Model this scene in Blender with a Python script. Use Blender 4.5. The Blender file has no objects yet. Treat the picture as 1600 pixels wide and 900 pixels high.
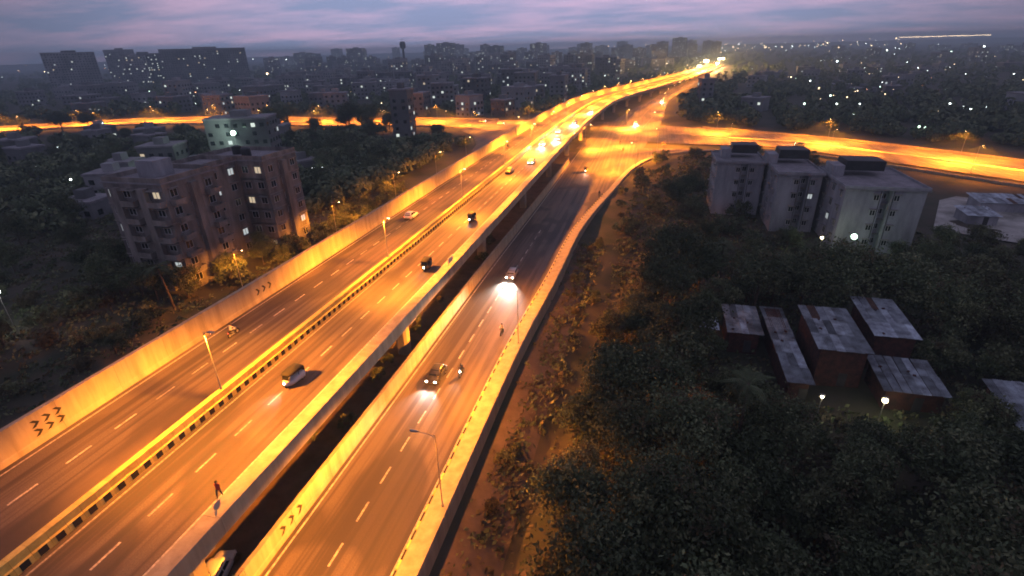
import bpy, bmesh, math, random
from mathutils import Vector, Matrix, noise

scene = bpy.context.scene
rad = math.radians
R = random.Random(11)

# ------------------------------------------------------------------ camera
CAM_Z = 40.0
PITCH, YAW, ROLL = rad(25.055), rad(14.894), rad(1.5)
fw = Vector((-math.sin(YAW) * math.cos(PITCH), math.cos(YAW) * math.cos(PITCH), -math.sin(PITCH)))
rt = Vector((math.cos(YAW), math.sin(YAW), 0))
up = rt.cross(fw)
rt_c = rt * math.cos(ROLL) - up * math.sin(ROLL)
up_c = rt * math.sin(ROLL) + up * math.cos(ROLL)
camd = bpy.data.cameras.new('camera')
camd.sensor_width = 36.0
camd.lens = 18.0
camd.clip_start = 0.5
camd.clip_end = 30000
cam = bpy.data.objects.new('camera', camd)
scene.collection.objects.link(cam)
m = Matrix((rt_c, up_c, -fw)).transposed().to_4x4()
m.translation = (0, 0, CAM_Z)
cam.matrix_world = m
scene.camera = cam

# ------------------------------------------------------------------ sky
SUN_AZ = rad(-13)            # azimuth of the set sun, measured from +Y towards +X
world = bpy.data.worlds.new('World')
scene.world = world
world.use_nodes = True
wn, wl = world.node_tree.nodes, world.node_tree.links
wn.clear()
w_out = wn.new('ShaderNodeOutputWorld')
w_bg = wn.new('ShaderNodeBackground')
sky = wn.new('ShaderNodeTexSky')
sky.sky_type = 'NISHITA'
sky.sun_disc = False
sky.sun_elevation = rad(-1.5)
sky.sun_rotation = SUN_AZ
sky.altitude = 0
sky.air_density = 1.2
sky.dust_density = 1.5
sky.ozone_density = 4.0
w_tc = wn.new('ShaderNodeTexCoord')
w_sep = wn.new('ShaderNodeSeparateXYZ')
wl.new(w_tc.outputs['Generated'], w_sep.inputs[0])
# flat cloud layer: project the view direction on a plane overhead
w_zc = wn.new('ShaderNodeMath'); w_zc.operation = 'MAXIMUM'; w_zc.inputs[1].default_value = 0.0
wl.new(w_sep.outputs['Z'], w_zc.inputs[0])
w_add = wn.new('ShaderNodeMath'); w_add.operation = 'ADD'; w_add.inputs[1].default_value = 0.10
wl.new(w_zc.outputs[0], w_add.inputs[0])
w_div = wn.new('ShaderNodeVectorMath'); w_div.operation = 'DIVIDE'
w_cmb = wn.new('ShaderNodeCombineXYZ')
for i in range(3):
    wl.new(w_add.outputs[0], w_cmb.inputs[i])
wl.new(w_tc.outputs['Generated'], w_div.inputs[0])
wl.new(w_cmb.outputs[0], w_div.inputs[1])
w_map = wn.new('ShaderNodeMapping')
w_map.inputs['Scale'].default_value = (0.62, 0.95, 0.0)
w_map.inputs['Location'].default_value = (3.1, 1.7, 0)
wl.new(w_div.outputs[0], w_map.inputs['Vector'])
w_noise = wn.new('ShaderNodeTexNoise')
w_noise.inputs['Scale'].default_value = 1.0
w_noise.inputs['Detail'].default_value = 5
w_noise.inputs['Roughness'].default_value = 0.6
wl.new(w_map.outputs[0], w_noise.inputs['Vector'])
w_ramp = wn.new('ShaderNodeValToRGB')
w_ramp.color_ramp.elements[0].position = 0.40
w_ramp.color_ramp.elements[1].position = 0.64
wl.new(w_noise.outputs['Fac'], w_ramp.inputs[0])
# dusk afterglow: the sky is brighter round the azimuth of the set sun
w_dot = wn.new('ShaderNodeVectorMath'); w_dot.operation = 'DOT_PRODUCT'
w_dot.inputs[1].default_value = (math.sin(SUN_AZ), math.cos(SUN_AZ), 0.0)
wl.new(w_tc.outputs['Generated'], w_dot.inputs[0])
w_glow = wn.new('ShaderNodeMapRange'); w_glow.interpolation_type = 'SMOOTHSTEP'
w_glow.inputs[1].default_value = 0.68; w_glow.inputs[2].default_value = 1.0
w_glow.inputs[3].default_value = 0.45; w_glow.inputs[4].default_value = 1.0
wl.new(w_dot.outputs['Value'], w_glow.inputs[0])
# cloud colour: blue-grey where thin, lilac and pink where the last light catches it
w_cc = wn.new('ShaderNodeMix'); w_cc.data_type = 'RGBA'
w_cc.inputs[6].default_value = (0.180, 0.212, 0.345, 1)
w_cc.inputs[7].default_value = (0.395, 0.292, 0.425, 1)
wl.new(w_ramp.outputs[0], w_cc.inputs['Factor'])
w_gl = wn.new('ShaderNodeVectorMath'); w_gl.operation = 'SCALE'
wl.new(w_cc.outputs[2], w_gl.inputs[0]); wl.new(w_glow.outputs[0], w_gl.inputs['Scale'])
w_sky = wn.new('ShaderNodeVectorMath'); w_sky.operation = 'SCALE'; w_sky.inputs['Scale'].default_value = 0.12
wl.new(sky.outputs[0], w_sky.inputs[0])
w_mix = wn.new('ShaderNodeMix'); w_mix.data_type = 'RGBA'
w_mix.inputs['Factor'].default_value = 0.9               # nearly closed cloud deck
wl.new(w_sky.outputs[0], w_mix.inputs[6]); wl.new(w_gl.outputs[0], w_mix.inputs[7])
wl.new(w_mix.outputs[2], w_bg.inputs['Color'])
w_bg.inputs['Strength'].default_value = 2.0
wl.new(w_bg.outputs[0], w_out.inputs['Surface'])

# last trace of the sun, already at the horizon
sund = bpy.data.lights.new('sun', 'SUN')
sund.energy = 0.03
sund.angle = rad(12)
sund.color = (1.0, 0.75, 0.7)
sun = bpy.data.objects.new('sun', sund)
scene.collection.objects.link(sun)
sd = Vector((math.sin(SUN_AZ), math.cos(SUN_AZ), math.sin(rad(3))))
sun.rotation_euler = sd.to_track_quat('Z', 'Y').to_euler()

vs = scene.view_settings
vs.view_transform = 'Standard'
vs.look = 'None'
vs.exposure = 0.0
vs.gamma = 1.0
vs.use_curve_mapping = False
cy = scene.cycles
cy.use_denoising = True
cy.max_bounces = 5
cy.diffuse_bounces = 2
cy.glossy_bounces = 2
cy.transmission_bounces = 2
cy.volume_bounces = 0
cy.transparent_max_bounces = 4
cy.sample_clamp_indirect = 3.0
cy.pixel_filter_type = 'GAUSSIAN'
cy.filter_width = 2.0
cy.use_light_tree = True

# ------------------------------------------------------------------ materials
MATS = {}
def nodes_of(name):
    mt = bpy.data.materials.new(name)
    mt.use_nodes = True
    b = mt.node_tree.nodes['Principled BSDF']
    return mt, mt.node_tree.nodes, mt.node_tree.links, b

def mat(name, col, rough=0.8, var=0.25, scale=0.6, detail=6, stretch=(1, 1, 1), col2=None, bump=0.0, bscale=20, metal=0.0, rnd=0.0, spec=0.3):
    """procedural surface: two tones mixed by noise in object space, optional bump and per-object brightness"""
    mt, n, l, b = nodes_of(name)
    tc = n.new('ShaderNodeTexCoord')
    mp = n.new('ShaderNodeMapping'); mp.inputs['Scale'].default_value = stretch
    geo = n.new('ShaderNodeNewGeometry')
    l.new(geo.outputs['Position'], mp.inputs['Vector'])
    nz = n.new('ShaderNodeTexNoise'); nz.inputs['Scale'].default_value = scale; nz.inputs['Detail'].default_value = detail
    nz.inputs['Roughness'].default_value = 0.65
    l.new(mp.outputs[0], nz.inputs['Vector'])
    rp = n.new('ShaderNodeValToRGB')
    c2 = col2 if col2 else tuple(c * (1 - var) for c in col)
    c1 = col if col2 else tuple(min(1, c * (1 + var)) for c in col)
    rp.color_ramp.elements[0].position = 0.35; rp.color_ramp.elements[0].color = (*c2, 1)
    rp.color_ramp.elements[1].position = 0.65; rp.color_ramp.elements[1].color = (*c1, 1)
    l.new(nz.outputs['Fac'], rp.inputs[0])
    outc = rp.outputs[0]
    if rnd > 0:
        oi = n.new('ShaderNodeObjectInfo')
        mr = n.new('ShaderNodeMapRange'); mr.inputs[3].default_value = 1 - rnd; mr.inputs[4].default_value = 1 + rnd
        l.new(oi.outputs['Random'], mr.inputs[0])
        hs = n.new('ShaderNodeHueSaturation')
        l.new(mr.outputs[0], hs.inputs['Value'])
        l.new(outc, hs.inputs['Color'])
        outc = hs.outputs[0]
    l.new(outc, b.inputs['Base Color'])
    b.inputs['Roughness'].default_value = rough
    b.inputs['Metallic'].default_value = metal
    b.inputs['Specular IOR Level'].default_value = spec
    if bump > 0:
        nb = n.new('ShaderNodeTexNoise'); nb.inputs['Scale'].default_value = bscale; nb.inputs['Detail'].default_value = 3
        l.new(geo.outputs['Position'], nb.inputs['Vector'])
        bp = n.new('ShaderNodeBump'); bp.inputs['Strength'].default_value = bump; bp.inputs['Distance'].default_value = 0.05
        l.new(nb.outputs['Fac'], bp.inputs['Height'])
        l.new(bp.outputs[0], b.inputs['Normal'])
    MATS[name] = mt
    return mt

def emit(name, col, strength, sampled=False):
    mt, n, l, b = nodes_of(name)
    b.inputs['Base Color'].default_value = (0.3, 0.3, 0.3, 1)
    b.inputs['Emission Color'].default_value = (*col, 1)
    b.inputs['Emission Strength'].default_value = strength
    if not sampled:
        mt.cycles.emission_sampling = 'NONE'
    MATS[name] = mt
    return mt

SODIUM = (1.0, 0.285, 0.016)
def road_mat(name, tint=1.0, along=(1.0, 1.0)):
    """worn asphalt: aggregate grain, tyre-polished streaks along the road, dusty and dark patches"""
    mt, n, l, b = nodes_of(name)
    geo = n.new('ShaderNodeNewGeometry')
    def nz(scale, stretch, lo, hi, detail=5):
        mp = n.new('ShaderNodeMapping'); mp.inputs['Scale'].default_value = stretch; l.new(geo.outputs['Position'], mp.inputs['Vector'])
        t = n.new('ShaderNodeTexNoise'); t.inputs['Scale'].default_value = scale; t.inputs['Detail'].default_value = detail; l.new(mp.outputs[0], t.inputs['Vector'])
        r = n.new('ShaderNodeMapRange'); r.inputs[1].default_value = lo; r.inputs[2].default_value = hi; l.new(t.outputs['Fac'], r.inputs[0]); return r.outputs[0]
    def mix(fac, a, bb, amt=1.0):
        m_ = n.new('ShaderNodeMix'); m_.data_type = 'RGBA'
        k_ = n.new('ShaderNodeMath'); k_.operation = 'MULTIPLY'; k_.inputs[1].default_value = amt; l.new(fac, k_.inputs[0]); l.new(k_.outputs[0], m_.inputs['Factor'])
        if isinstance(a, tuple): m_.inputs[6].default_value = (*a, 1)
        else: l.new(a, m_.inputs[6])
        m_.inputs[7].default_value = (*bb, 1); return m_.outputs[2]
    T = lambda c: tuple(x * tint for x in c)
    c = mix(nz(9, (1, 1, 1), .3, .7, 4), T((.100, .080, .072)), T((.150, .120, .105)))
    c = mix(nz(1.0, (along[0] * 1.3, along[1] * .018, 1), .43, .57, 3), c, T((.056, .047, .045)), .85)      # oil and tyre streaks
    c = mix(nz(.22, (along[0] * 1.0, along[1] * .22, 1), .50, .72, 6), c, T((.210, .150, .110)), .7)         # dust
    c = mix(nz(.11, (1, .5, 1), .56, .60, 2), c, T((.055, .047, .046)), .75)                                # patched areas
    l.new(c, b.inputs['Base Color']); b.inputs['Roughness'].default_value = .72; b.inputs['Specular IOR Level'].default_value = .25
    nb = n.new('ShaderNodeTexNoise'); nb.inputs['Scale'].default_value = 30; l.new(geo.outputs['Position'], nb.inputs['Vector'])
    bp = n.new('ShaderNodeBump'); bp.inputs['Strength'].default_value = .3; bp.inputs['Distance'].default_value = .05
    l.new(nb.outputs['Fac'], bp.inputs['Height']); l.new(bp.outputs[0], b.inputs['Normal'])
    MATS[name] = mt
road_mat('asphalt'); road_mat('asphalt_ground', 1.1)
mat('concrete', (0.40, 0.36, 0.29), 0.85, col2=(0.29, 0.26, 0.21), scale=0.4, detail=8, stretch=(1, 1, 0.5), bump=0.2, bscale=8)
mat('concrete_wall', (0.45, 0.38, 0.27), 0.85, col2=(0.30, 0.25, 0.175), scale=0.9, detail=8, stretch=(1, 1, 0.10), bump=0.2, bscale=8, rnd=0.05)
mat('concrete_dark', (0.30, 0.28, 0.26), 0.9, col2=(0.20, 0.19, 0.18), scale=0.5, detail=8, stretch=(1, 1, 0.3), bump=0.2)
mat('yellow_paint', (0.76, 0.58, 0.15), 0.7, col2=(0.56, 0.41, 0.10), scale=1.2, rnd=0.1)
mat('black_paint', (0.025, 0.024, 0.022), 0.7, var=0.4, scale=2)
mat('white_paint', (0.60, 0.55, 0.48), 0.7, col2=(0.20, 0.18, 0.155), scale=3.5, detail=9, rnd=0.25)
mat('joint_rubber', (0.03, 0.03, 0.03), 0.7)
mat('steel', (0.30, 0.30, 0.30), 0.5, metal=0.6)
mat('galvanised', (0.42, 0.42, 0.42), 0.45, metal=0.7)
mat('soil', (0.085, 0.068, 0.050), 0.95, col2=(0.032, 0.042, 0.022), scale=0.09, detail=10, bump=0.6, bscale=2)
mat('bare_soil', (0.15, 0.11, 0.085), 0.95, col2=(0.075, 0.06, 0.045), scale=0.3, detail=9, bump=0.5, bscale=3)
mat('pale_concrete', (0.52, 0.52, 0.47), 0.9, col2=(0.20, 0.20, 0.17), scale=0.16, detail=8)
mat('bark', (0.10, 0.075, 0.055), 0.95, var=0.4, scale=3)
mat('leaf_dark', (0.080, 0.105, 0.052), 0.75, var=0.5, scale=0.9, rnd=0.3, spec=0.2)
mat('leaf_mid', (0.140, 0.158, 0.080), 0.75, var=0.5, scale=0.9, rnd=0.3, spec=0.2)
mat('leaf_dry', (0.10, 0.085, 0.048), 0.85, var=0.5, scale=0.9, rnd=0.3, spec=0.2)
mat('plaster_grey', (0.40, 0.41, 0.44), 0.9, col2=(0.20, 0.205, 0.22), scale=0.35, detail=9, stretch=(1, 1, 0.25))
mat('plaster_pink', (0.31, 0.285, 0.265), 0.9, col2=(0.11, 0.102, 0.095), scale=0.4, detail=9, stretch=(1, 1, 0.25))
mat('plaster_far', (0.24, 0.25, 0.26), 0.9, col2=(0.12, 0.125, 0.13), scale=0.05, detail=4, rnd=0.45)
mat('roof_slab', (0.30, 0.29, 0.31), 0.9, col2=(0.18, 0.18, 0.19), scale=0.5, detail=8)
mat('tank_dark', (0.035, 0.038, 0.04), 0.6, var=0.3)
mat('tin_rust', (0.20, 0.11, 0.075), 0.8, col2=(0.09, 0.06, 0.05), scale=0.9, detail=9, rnd=0.3)
mat('brick_red', (0.115, 0.050, 0.040), 0.9, col2=(0.045, 0.028, 0.026), scale=1.5, detail=9)
mat('tin_blue', (0.36, 0.41, 0.44), 0.5, col2=(0.12, 0.125, 0.13), scale=0.7, detail=9, rnd=0.55, metal=0.2)
mat('tin_pale', (0.54, 0.62, 0.66), 0.5, col2=(0.19, 0.20, 0.23), scale=0.7, detail=9, rnd=0.35, metal=0.2)
mat('glass_dark', (0.015, 0.018, 0.022), 0.12, spec=0.6)
mat('frame_dark', (0.06, 0.06, 0.06), 0.6)
mat('frame_white', (0.45, 0.45, 0.45), 0.6)
mat('car_white', (0.72, 0.70, 0.66), 0.3, var=0.04, spec=0.5)
mat('car_silver', (0.40, 0.40, 0.42), 0.3, var=0.05, metal=0.4, spec=0.5)
mat('car_dark', (0.05, 0.05, 0.06), 0.3, var=0.1, spec=0.5)
mat('car_yellow', (0.62, 0.42, 0.06), 0.35, var=0.05, spec=0.5)
mat('car_black', (0.018, 0.018, 0.02), 0.35, var=0.1, spec=0.5)
mat('canvas_black', (0.02, 0.02, 0.02), 0.8)
mat('tyre', (0.02, 0.02, 0.02), 0.9)
mat('skin', (0.20, 0.11, 0.075), 0.6, var=0.1)
mat('hair', (0.012, 0.01, 0.01), 0.7)
mat('cloth_pale', (0.55, 0.50, 0.50), 0.9, var=0.15)
mat('cloth_red', (0.35, 0.07, 0.05), 0.9, var=0.15)
mat('cloth_dark', (0.04, 0.045, 0.07), 0.9, var=0.2)
mat('sign_white', (0.7, 0.7, 0.68), 0.5, var=0.06)
mat('sign_blue', (0.05, 0.10, 0.30), 0.5, var=0.06)
mat('hoarding_brown', (0.42, 0.22, 0.13), 0.7, col2=(0.22, 0.12, 0.08), scale=0.4)
emit('lens_sodium', (1.0, 0.62, 0.25), 60)
emit('lens_white', (0.95, 1.0, 0.9), 14)
emit('lens_green', (0.62, 1.0, 0.74), 10)
emit('lens_warm', (1.0, 0.85, 0.5), 12)
emit('headlight', (1.0, 0.97, 0.85), 40)
emit('taillight', (1.0, 0.05, 0.02), 3)
emit('window_cool', (0.85, 0.95, 0.95), 0.55)
emit('window_warm', (1.0, 0.80, 0.52), 0.6)
emit('window_far', (0.85, 0.95, 0.85), 0.9)
emit('city_white', (0.85, 0.97, 0.95), 11)
emit('city_warm', (1.0, 0.72, 0.42), 9)
emit('city_green', (0.7, 1.0, 0.8), 6)
emit('city_red', (1.0, 0.42, 0.22), 6)
emit('mast_glow', (1.0, 0.78, 0.42), 45)

# ------------------------------------------------------------------ mesh helpers
C = scene.collection
class MB:
    def __init__(self):
        self.v, self.f, self.mi, self.mats = [], [], [], []
    def slot(self, mname):
        if mname not in self.mats:
            self.mats.append(mname)
        return self.mats.index(mname)
    def add(self, verts, faces, mname):
        o = len(self.v); s = self.slot(mname)
        self.v += [tuple(p) for p in verts]
        for f in faces:
            self.f.append(tuple(i + o for i in f)); self.mi.append(s)
        return self
    def box(self, c, s, mname, rz=0.0, taper=1.0):
        hx, hy, hz = s[0] / 2, s[1] / 2, s[2] / 2
        vs_ = []
        ca, sa = math.cos(rz), math.sin(rz)
        for z, t in ((-hz, 1), (hz, taper)):
            for x, y in ((-hx, -hy), (hx, -hy), (hx, hy), (-hx, hy)):
                x, y = x * t, y * t
                vs_.append((c[0] + x * ca - y * sa, c[1] + x * sa + y * ca, c[2] + z))
        return self.add(vs_, [(3, 2, 1, 0), (4, 5, 6, 7), (0, 1, 5, 4), (1, 2, 6, 5), (2, 3, 7, 6), (3, 0, 4, 7)], mname)
    def b2(self, x0, x1, y0, y1, z0, z1, mname):
        return self.box(((x0 + x1) / 2, (y0 + y1) / 2, (z0 + z1) / 2), (abs(x1 - x0), abs(y1 - y0), abs(z1 - z0)), mname)
    def tube(self, pts, radii, mname, n=8, cap=True):
        pts = [Vector(p) for p in pts]
        rings = []
        vs_ = []
        for i, p in enumerate(pts):
            d = (pts[min(i + 1, len(pts) - 1)] - pts[max(i - 1, 0)]).normalized()
            a = d.orthogonal().normalized() if i == 0 else (rings[-1] - d * rings[-1].dot(d)).normalized()
            rings.append(a)
            b = d.cross(a)
            for k in range(n):
                t = 2 * math.pi * k / n
                vs_.append(p + (a * math.cos(t) + b * math.sin(t)) * radii[i])
        fs = []
        for i in range(len(pts) - 1):
            for k in range(n):
                k2 = (k + 1) % n
                fs.append((i * n + k, i * n + k2, (i + 1) * n + k2, (i + 1) * n + k))
        if cap:
            fs.append(tuple(reversed(range(n))))
            fs.append(tuple((len(pts) - 1) * n + k for k in range(n)))
        return self.add(vs_, fs, mname)
    def sphere(self, c, r, mname, nu=8, nv=5):
        if not hasattr(r, '__len__'): r = (r, r, r)
        vs_ = [(c[0], c[1], c[2] - r[2])]
        for j in range(1, nv):
            ph = -math.pi / 2 + math.pi * j / nv
            for k in range(nu):
                t = 2 * math.pi * k / nu
                vs_.append((c[0] + r[0] * math.cos(ph) * math.cos(t), c[1] + r[1] * math.cos(ph) * math.sin(t), c[2] + r[2] * math.sin(ph)))
        vs_.append((c[0], c[1], c[2] + r[2]))
        fs = []
        for k in range(nu):
            fs.append((0, 1 + (k + 1) % nu, 1 + k))
            fs.append((len(vs_) - 1, 1 + (nv - 2) * nu + k, 1 + (nv - 2) * nu + (k + 1) % nu))
        for j in range(nv - 2):
            for k in range(nu):
                k2 = (k + 1) % nu
                fs.append((1 + j * nu + k, 1 + j * nu + k2, 1 + (j + 1) * nu + k2, 1 + (j + 1) * nu + k))
        return self.add(vs_, fs, mname)
    def loft(self, rings, mname, cap=True):
        n = len(rings[0]); vs_ = [p for r in rings for p in r]; fs = []
        for i in range(len(rings) - 1):
            for k in range(n):
                k2 = (k + 1) % n
                fs.append((i * n + k, i * n + k2, (i + 1) * n + k2, (i + 1) * n + k))
        if cap:
            fs.append(tuple(reversed(range(n)))); fs.append(tuple((len(rings) - 1) * n + k for k in range(n)))
        return self.add(vs_, fs, mname)
    def mesh(self, name, smooth=False, recalc=True):
        me = bpy.data.meshes.new(name)
        me.from_pydata(self.v, [], self.f)
        for mn in self.mats:
            me.materials.append(MATS[mn])
        me.polygons.foreach_set('material_index', self.mi)
        if smooth:
            me.polygons.foreach_set('use_smooth', [True] * len(self.f))
        if recalc:
            bm = bmesh.new(); bm.from_mesh(me)
            bmesh.ops.recalc_face_normals(bm, faces=bm.faces)
            bm.to_mesh(me); bm.free()
        me.update()
        return me
    def build(self, name, parent=None, smooth=False, loc=None, recalc=True):
        return obj(name, self.mesh(name, smooth, recalc), parent, loc)

def obj(name, me, parent=None, loc=None, rz=0.0):
    o = bpy.data.objects.new(name, me)
    C.objects.link(o)
    if parent is not None: o.parent = parent
    if loc is not None: o.location = loc
    if rz: o.rotation_euler = (0, 0, rz)
    return o
def tag(o, label, cat, group=None):
    o['label'] = label; o['category'] = cat
    if group: o['group'] = group
    return o
def struct(o): o['kind'] = 'structure'; return o
def stuff(o): o['kind'] = 'stuff'; return o
def empty(name, loc=(0, 0, 0), rz=0.0):
    o = bpy.data.objects.new(name, None)
    o.empty_display_size = 0.5
    C.objects.link(o); o.location = loc; o.rotation_euler = (0, 0, rz)
    return o
def copy_tree(src, parent=None):
    c = src.copy(); C.objects.link(c)
    if parent is not None: c.parent = parent
    for ch in list(src.children): copy_tree(ch, c)
    return c
def sst(a, b, x):
    t = max(0, min(1, (x - a) / (b - a))); return t * t * (3 - 2 * t)

class Path:
    """smooth plan curve; at(s, off) gives the point `off` metres right of the line"""
    def __init__(self, pts, zf=lambda x, y: 0.0, step=4.0):
        P = [Vector((p[0], p[1], 0)) for p in pts]
        ext = [P[0] * 2 - P[1]] + P + [P[-1] * 2 - P[-2]]
        out = []
        for i in range(1, len(ext) - 2):
            a, b, c, d = ext[i - 1:i + 3]
            n = max(2, int((c - b).length / step))
            ta = (c - a) * ((c - b).length / max(1e-6, ((c - b).length + (b - a).length)))
            tb = (d - b) * ((c - b).length / max(1e-6, ((c - b).length + (d - c).length)))
            for k in range(n):
                t = k / n
                out.append(b * (2 * t**3 - 3 * t * t + 1) + ta * (t**3 - 2 * t * t + t) + c * (-2 * t**3 + 3 * t * t) + tb * (t**3 - t * t))
        out.append(P[-1])
        self.p = out; self.s = [0.0]
        for a, b in zip(out, out[1:]): self.s.append(self.s[-1] + (b - a).length)
        self.L = self.s[-1]; self.zf = zf
    def frame(self, s):
        s = max(0, min(self.L, s))
        lo, hi = 0, len(self.s) - 1
        while hi - lo > 1:
            mid = (lo + hi) // 2
            if self.s[mid] <= s: lo = mid
            else: hi = mid
        t = (s - self.s[lo]) / max(1e-9, self.s[hi] - self.s[lo])
        p = self.p[lo].lerp(self.p[hi], t)
        a = (self.p[hi] - self.p[max(0, lo - 1)]).normalized(); b = (self.p[min(len(self.p) - 1, hi + 1)] - self.p[lo]).normalized()
        d = a.lerp(b, t).normalized()
        return p, d, Vector((d.y, -d.x, 0))
    def at(self, s, off=0.0, z=0.0):
        p, d, r = self.frame(s)
        q = p + r * off
        return Vector((q.x, q.y, self.zf(q.x, q.y) + z))
    def dist(self, x, y):
        q = Vector((x, y, 0))
        return min((q - p).length for p in self.p[::2])
def sweep(mb, path, s0, s1, step, prof, mname, closed=True):
    n = max(1, int(math.ceil((s1 - s0) / step)))
    rings = [[path.at(s0 + (s1 - s0) * i / n, o, z) for o, z in prof] for i in range(n + 1)]
    if closed:
        mb.loft(rings, mname)
    else:
        k = len(prof); vs_ = [p for r in rings for p in r]
        mb.add(vs_, [(i * k + j, i * k + j + 1, (i + 1) * k + j + 1, (i + 1) * k + j) for i in range(n) for j in range(k - 1)], mname)
    return mb
# ------------------------------------------------------------------ plan of the roads
DECK_Z = 8.0
def z_deck(x, y):
    K = [(357, 8.0), (412, 7.5), (479, 6.8), (593, 5.5), (762, 4.0), (974, 2.5), (1215, 1.5)]
    if y <= 357: return DECK_Z
    for (a, za), (b, zb) in zip(K, K[1:]):
        if y <= b: return za + (zb - za) * (y - a) / (b - a)
    return 1.5
DECK = Path([(-40.6, -15), (-40.6, 60), (-40.6, 140), (-40.2, 210), (-38.6, 280), (-34.0, 352), (-23.2, 414), (-9, 480), (14, 593), (46, 750), (86, 960), (130, 1215)], z_deck, 5.0)
def z_serv(x, y): return 1.0 + (0.06 - 1.0) * sst(75, 150, y)
EDGE = Path([(-15.2, -15), (-15.2, 30), (-15.2, 60), (-14.2, 85), (-13.4, 118), (-8.6, 157), (-2, 196), (9.9, 219), (33, 229), (58, 225), (83, 204), (104, 183), (140, 150), (220, 88), (330, 0)], z_serv, 4.0)
CROSS = Path([(-560, 120), (-480, 192), (-403, 256), (-340, 296), (-267, 306), (-190, 300), (-140, 305), (-95, 303), (-40, 292), (10, 272), (35, 263), (59, 255), (84, 236), (109, 212), (140, 183), (220, 117), (335, 25)], lambda x, y: 0.05, 6.0)
def cross_hw(x): return 17 + 9 * sst(-90, -30, x) - 9.0 * sst(15, 62, x)
BEYOND = Path([(-16, 225), (-11, 280), (-6, 325), (0, 392), (13, 490), (31, 600), (58, 747), (88, 900), (135, 1130)], lambda x, y: 0.07, 8.0)
LEFT_SERV = Path([(-63, -15), (-63, 120), (-63, 210), (-60.5, 285), (-56, 340), (-44, 420), (-22, 530), (20, 690), (95, 985)], lambda x, y: 0.06, 8.0)
DITCH = [(-10, 10), (-8.5, 40), (-7.3, 61), (-5.2, 78), (-1, 111), (3, 150)]

def seg_d(x, y, pl):
    best = 1e9
    for (ax, ay), (bx, by) in zip(pl, pl[1:]):
        dx, dy = bx - ax, by - ay
        t = max(0, min(1, ((x - ax) * dx + (y - ay) * dy) / (dx * dx + dy * dy)))
        best = min(best, math.hypot(x - ax - t * dx, y - ay - t * dy))
    return best
def hgt(x, y):
    z = -0.3
    a = sst(-15.5, -13.5, x) * (1 - sst(95, 150, y)) * (1 - 0.6 * sst(20, 60, x))
    z -= 1.7 * a
    if -15 < x < 15 and 0 < y < 170:
        z -= 1.5 * math.exp(-(seg_d(x, y, DITCH) / 1.7) ** 2) * sst(-15, -12.5, x)
    if x < -74 or (x > -13 and y < 150):
        z += 0.5 * noise.noise(Vector((x * 0.12, y * 0.12, 3.3))) * (1 if x < -74 else sst(-13, -10, x))
    return z

# ------------------------------------------------------------------ ground
def axis(lo, hi, step, far):
    a = []
    t = lo
    while t <= hi: a.append(t); t += step
    g = step
    while a[-1] < far: g *= 1.35; a.append(a[-1] + g)
    g = step
    while a[0] > -far: g *= 1.35; a.insert(0, a[0] - g)
    return a
xs = axis(-132, 84, 2.4, 9000); ys = axis(-24, 180, 3.0, 14000)
ys = [y for y in ys if y > -400]
gm = MB()
nx = len(xs)
gm.v = [(x, y, hgt(x, y)) for y in ys for x in xs]
gm.slot('soil'); gm.slot('bare_soil')
for j in range(len(ys) - 1):
    for i in range(nx - 1):
        gm.f.append((j * nx + i, j * nx + i + 1, (j + 1) * nx + i + 1, (j + 1) * nx + i))
        cx_, cy_ = (xs[i] + xs[i + 1]) / 2, (ys[j] + ys[j + 1]) / 2
        bare = (-15.5 < cx_ < -9.5 + noise.noise(Vector((cx_ * .2, cy_ * .1, 1))) * 3 and cy_ < 112) or (-56 < cx_ < -28 and cy_ < 215)
        gm.mi.append(1 if bare else 0)
struct(gm.build('ground', smooth=True, recalc=False))

# ------------------------------------------------------------------ flyover
FAR_S = 285.0                      # pieces are built one by one up to here
fly = empty('flyover', (-40.6, -15, 0))
tag(fly, 'long concrete flyover with two carriageways and tall side walls', 'flyover')
fly_inv = Matrix.Translation((40.6, 15, 0))
def fpart(mb, name, smooth=False):
    o = mb.build(name, fly, smooth); o.matrix_parent_inverse = fly_inv; return o
def fcopy(me, name, loc, rz=0.0, parent=None, inv=None):
    o = obj(name, me, parent or fly, loc, rz); o.matrix_parent_inverse = (fly_inv if inv is None else inv); return o
fpart(sweep(MB(), DECK, 0, DECK.L, 8, [(-11.7, 0), (11.2, 0), (11.2, -1.2), (9, -1.5), (6.2, -2.3), (-6.6, -2.3), (-9.5, -1.5), (-11.7, -1.2)], 'concrete'), 'deck')
fpart(sweep(MB(), DECK, 0, DECK.L, 6, [(-11.2, 0.004), (0.3, 0.004)], 'asphalt', False), 'carriageway')
fpart(sweep(MB(), DECK, 0, DECK.L, 6, [(1.2, 0.004), (10.3, 0.004)], 'asphalt', False), 'carriageway')
for o in (-10.55, -0.35, 1.75, 9.75):
    fpart(sweep(MB(), DECK, 0, 620, 6, [(o - 0.09, 0.010), (o + 0.09, 0.010)], 'white_paint', False), 'edge_line')
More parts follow.
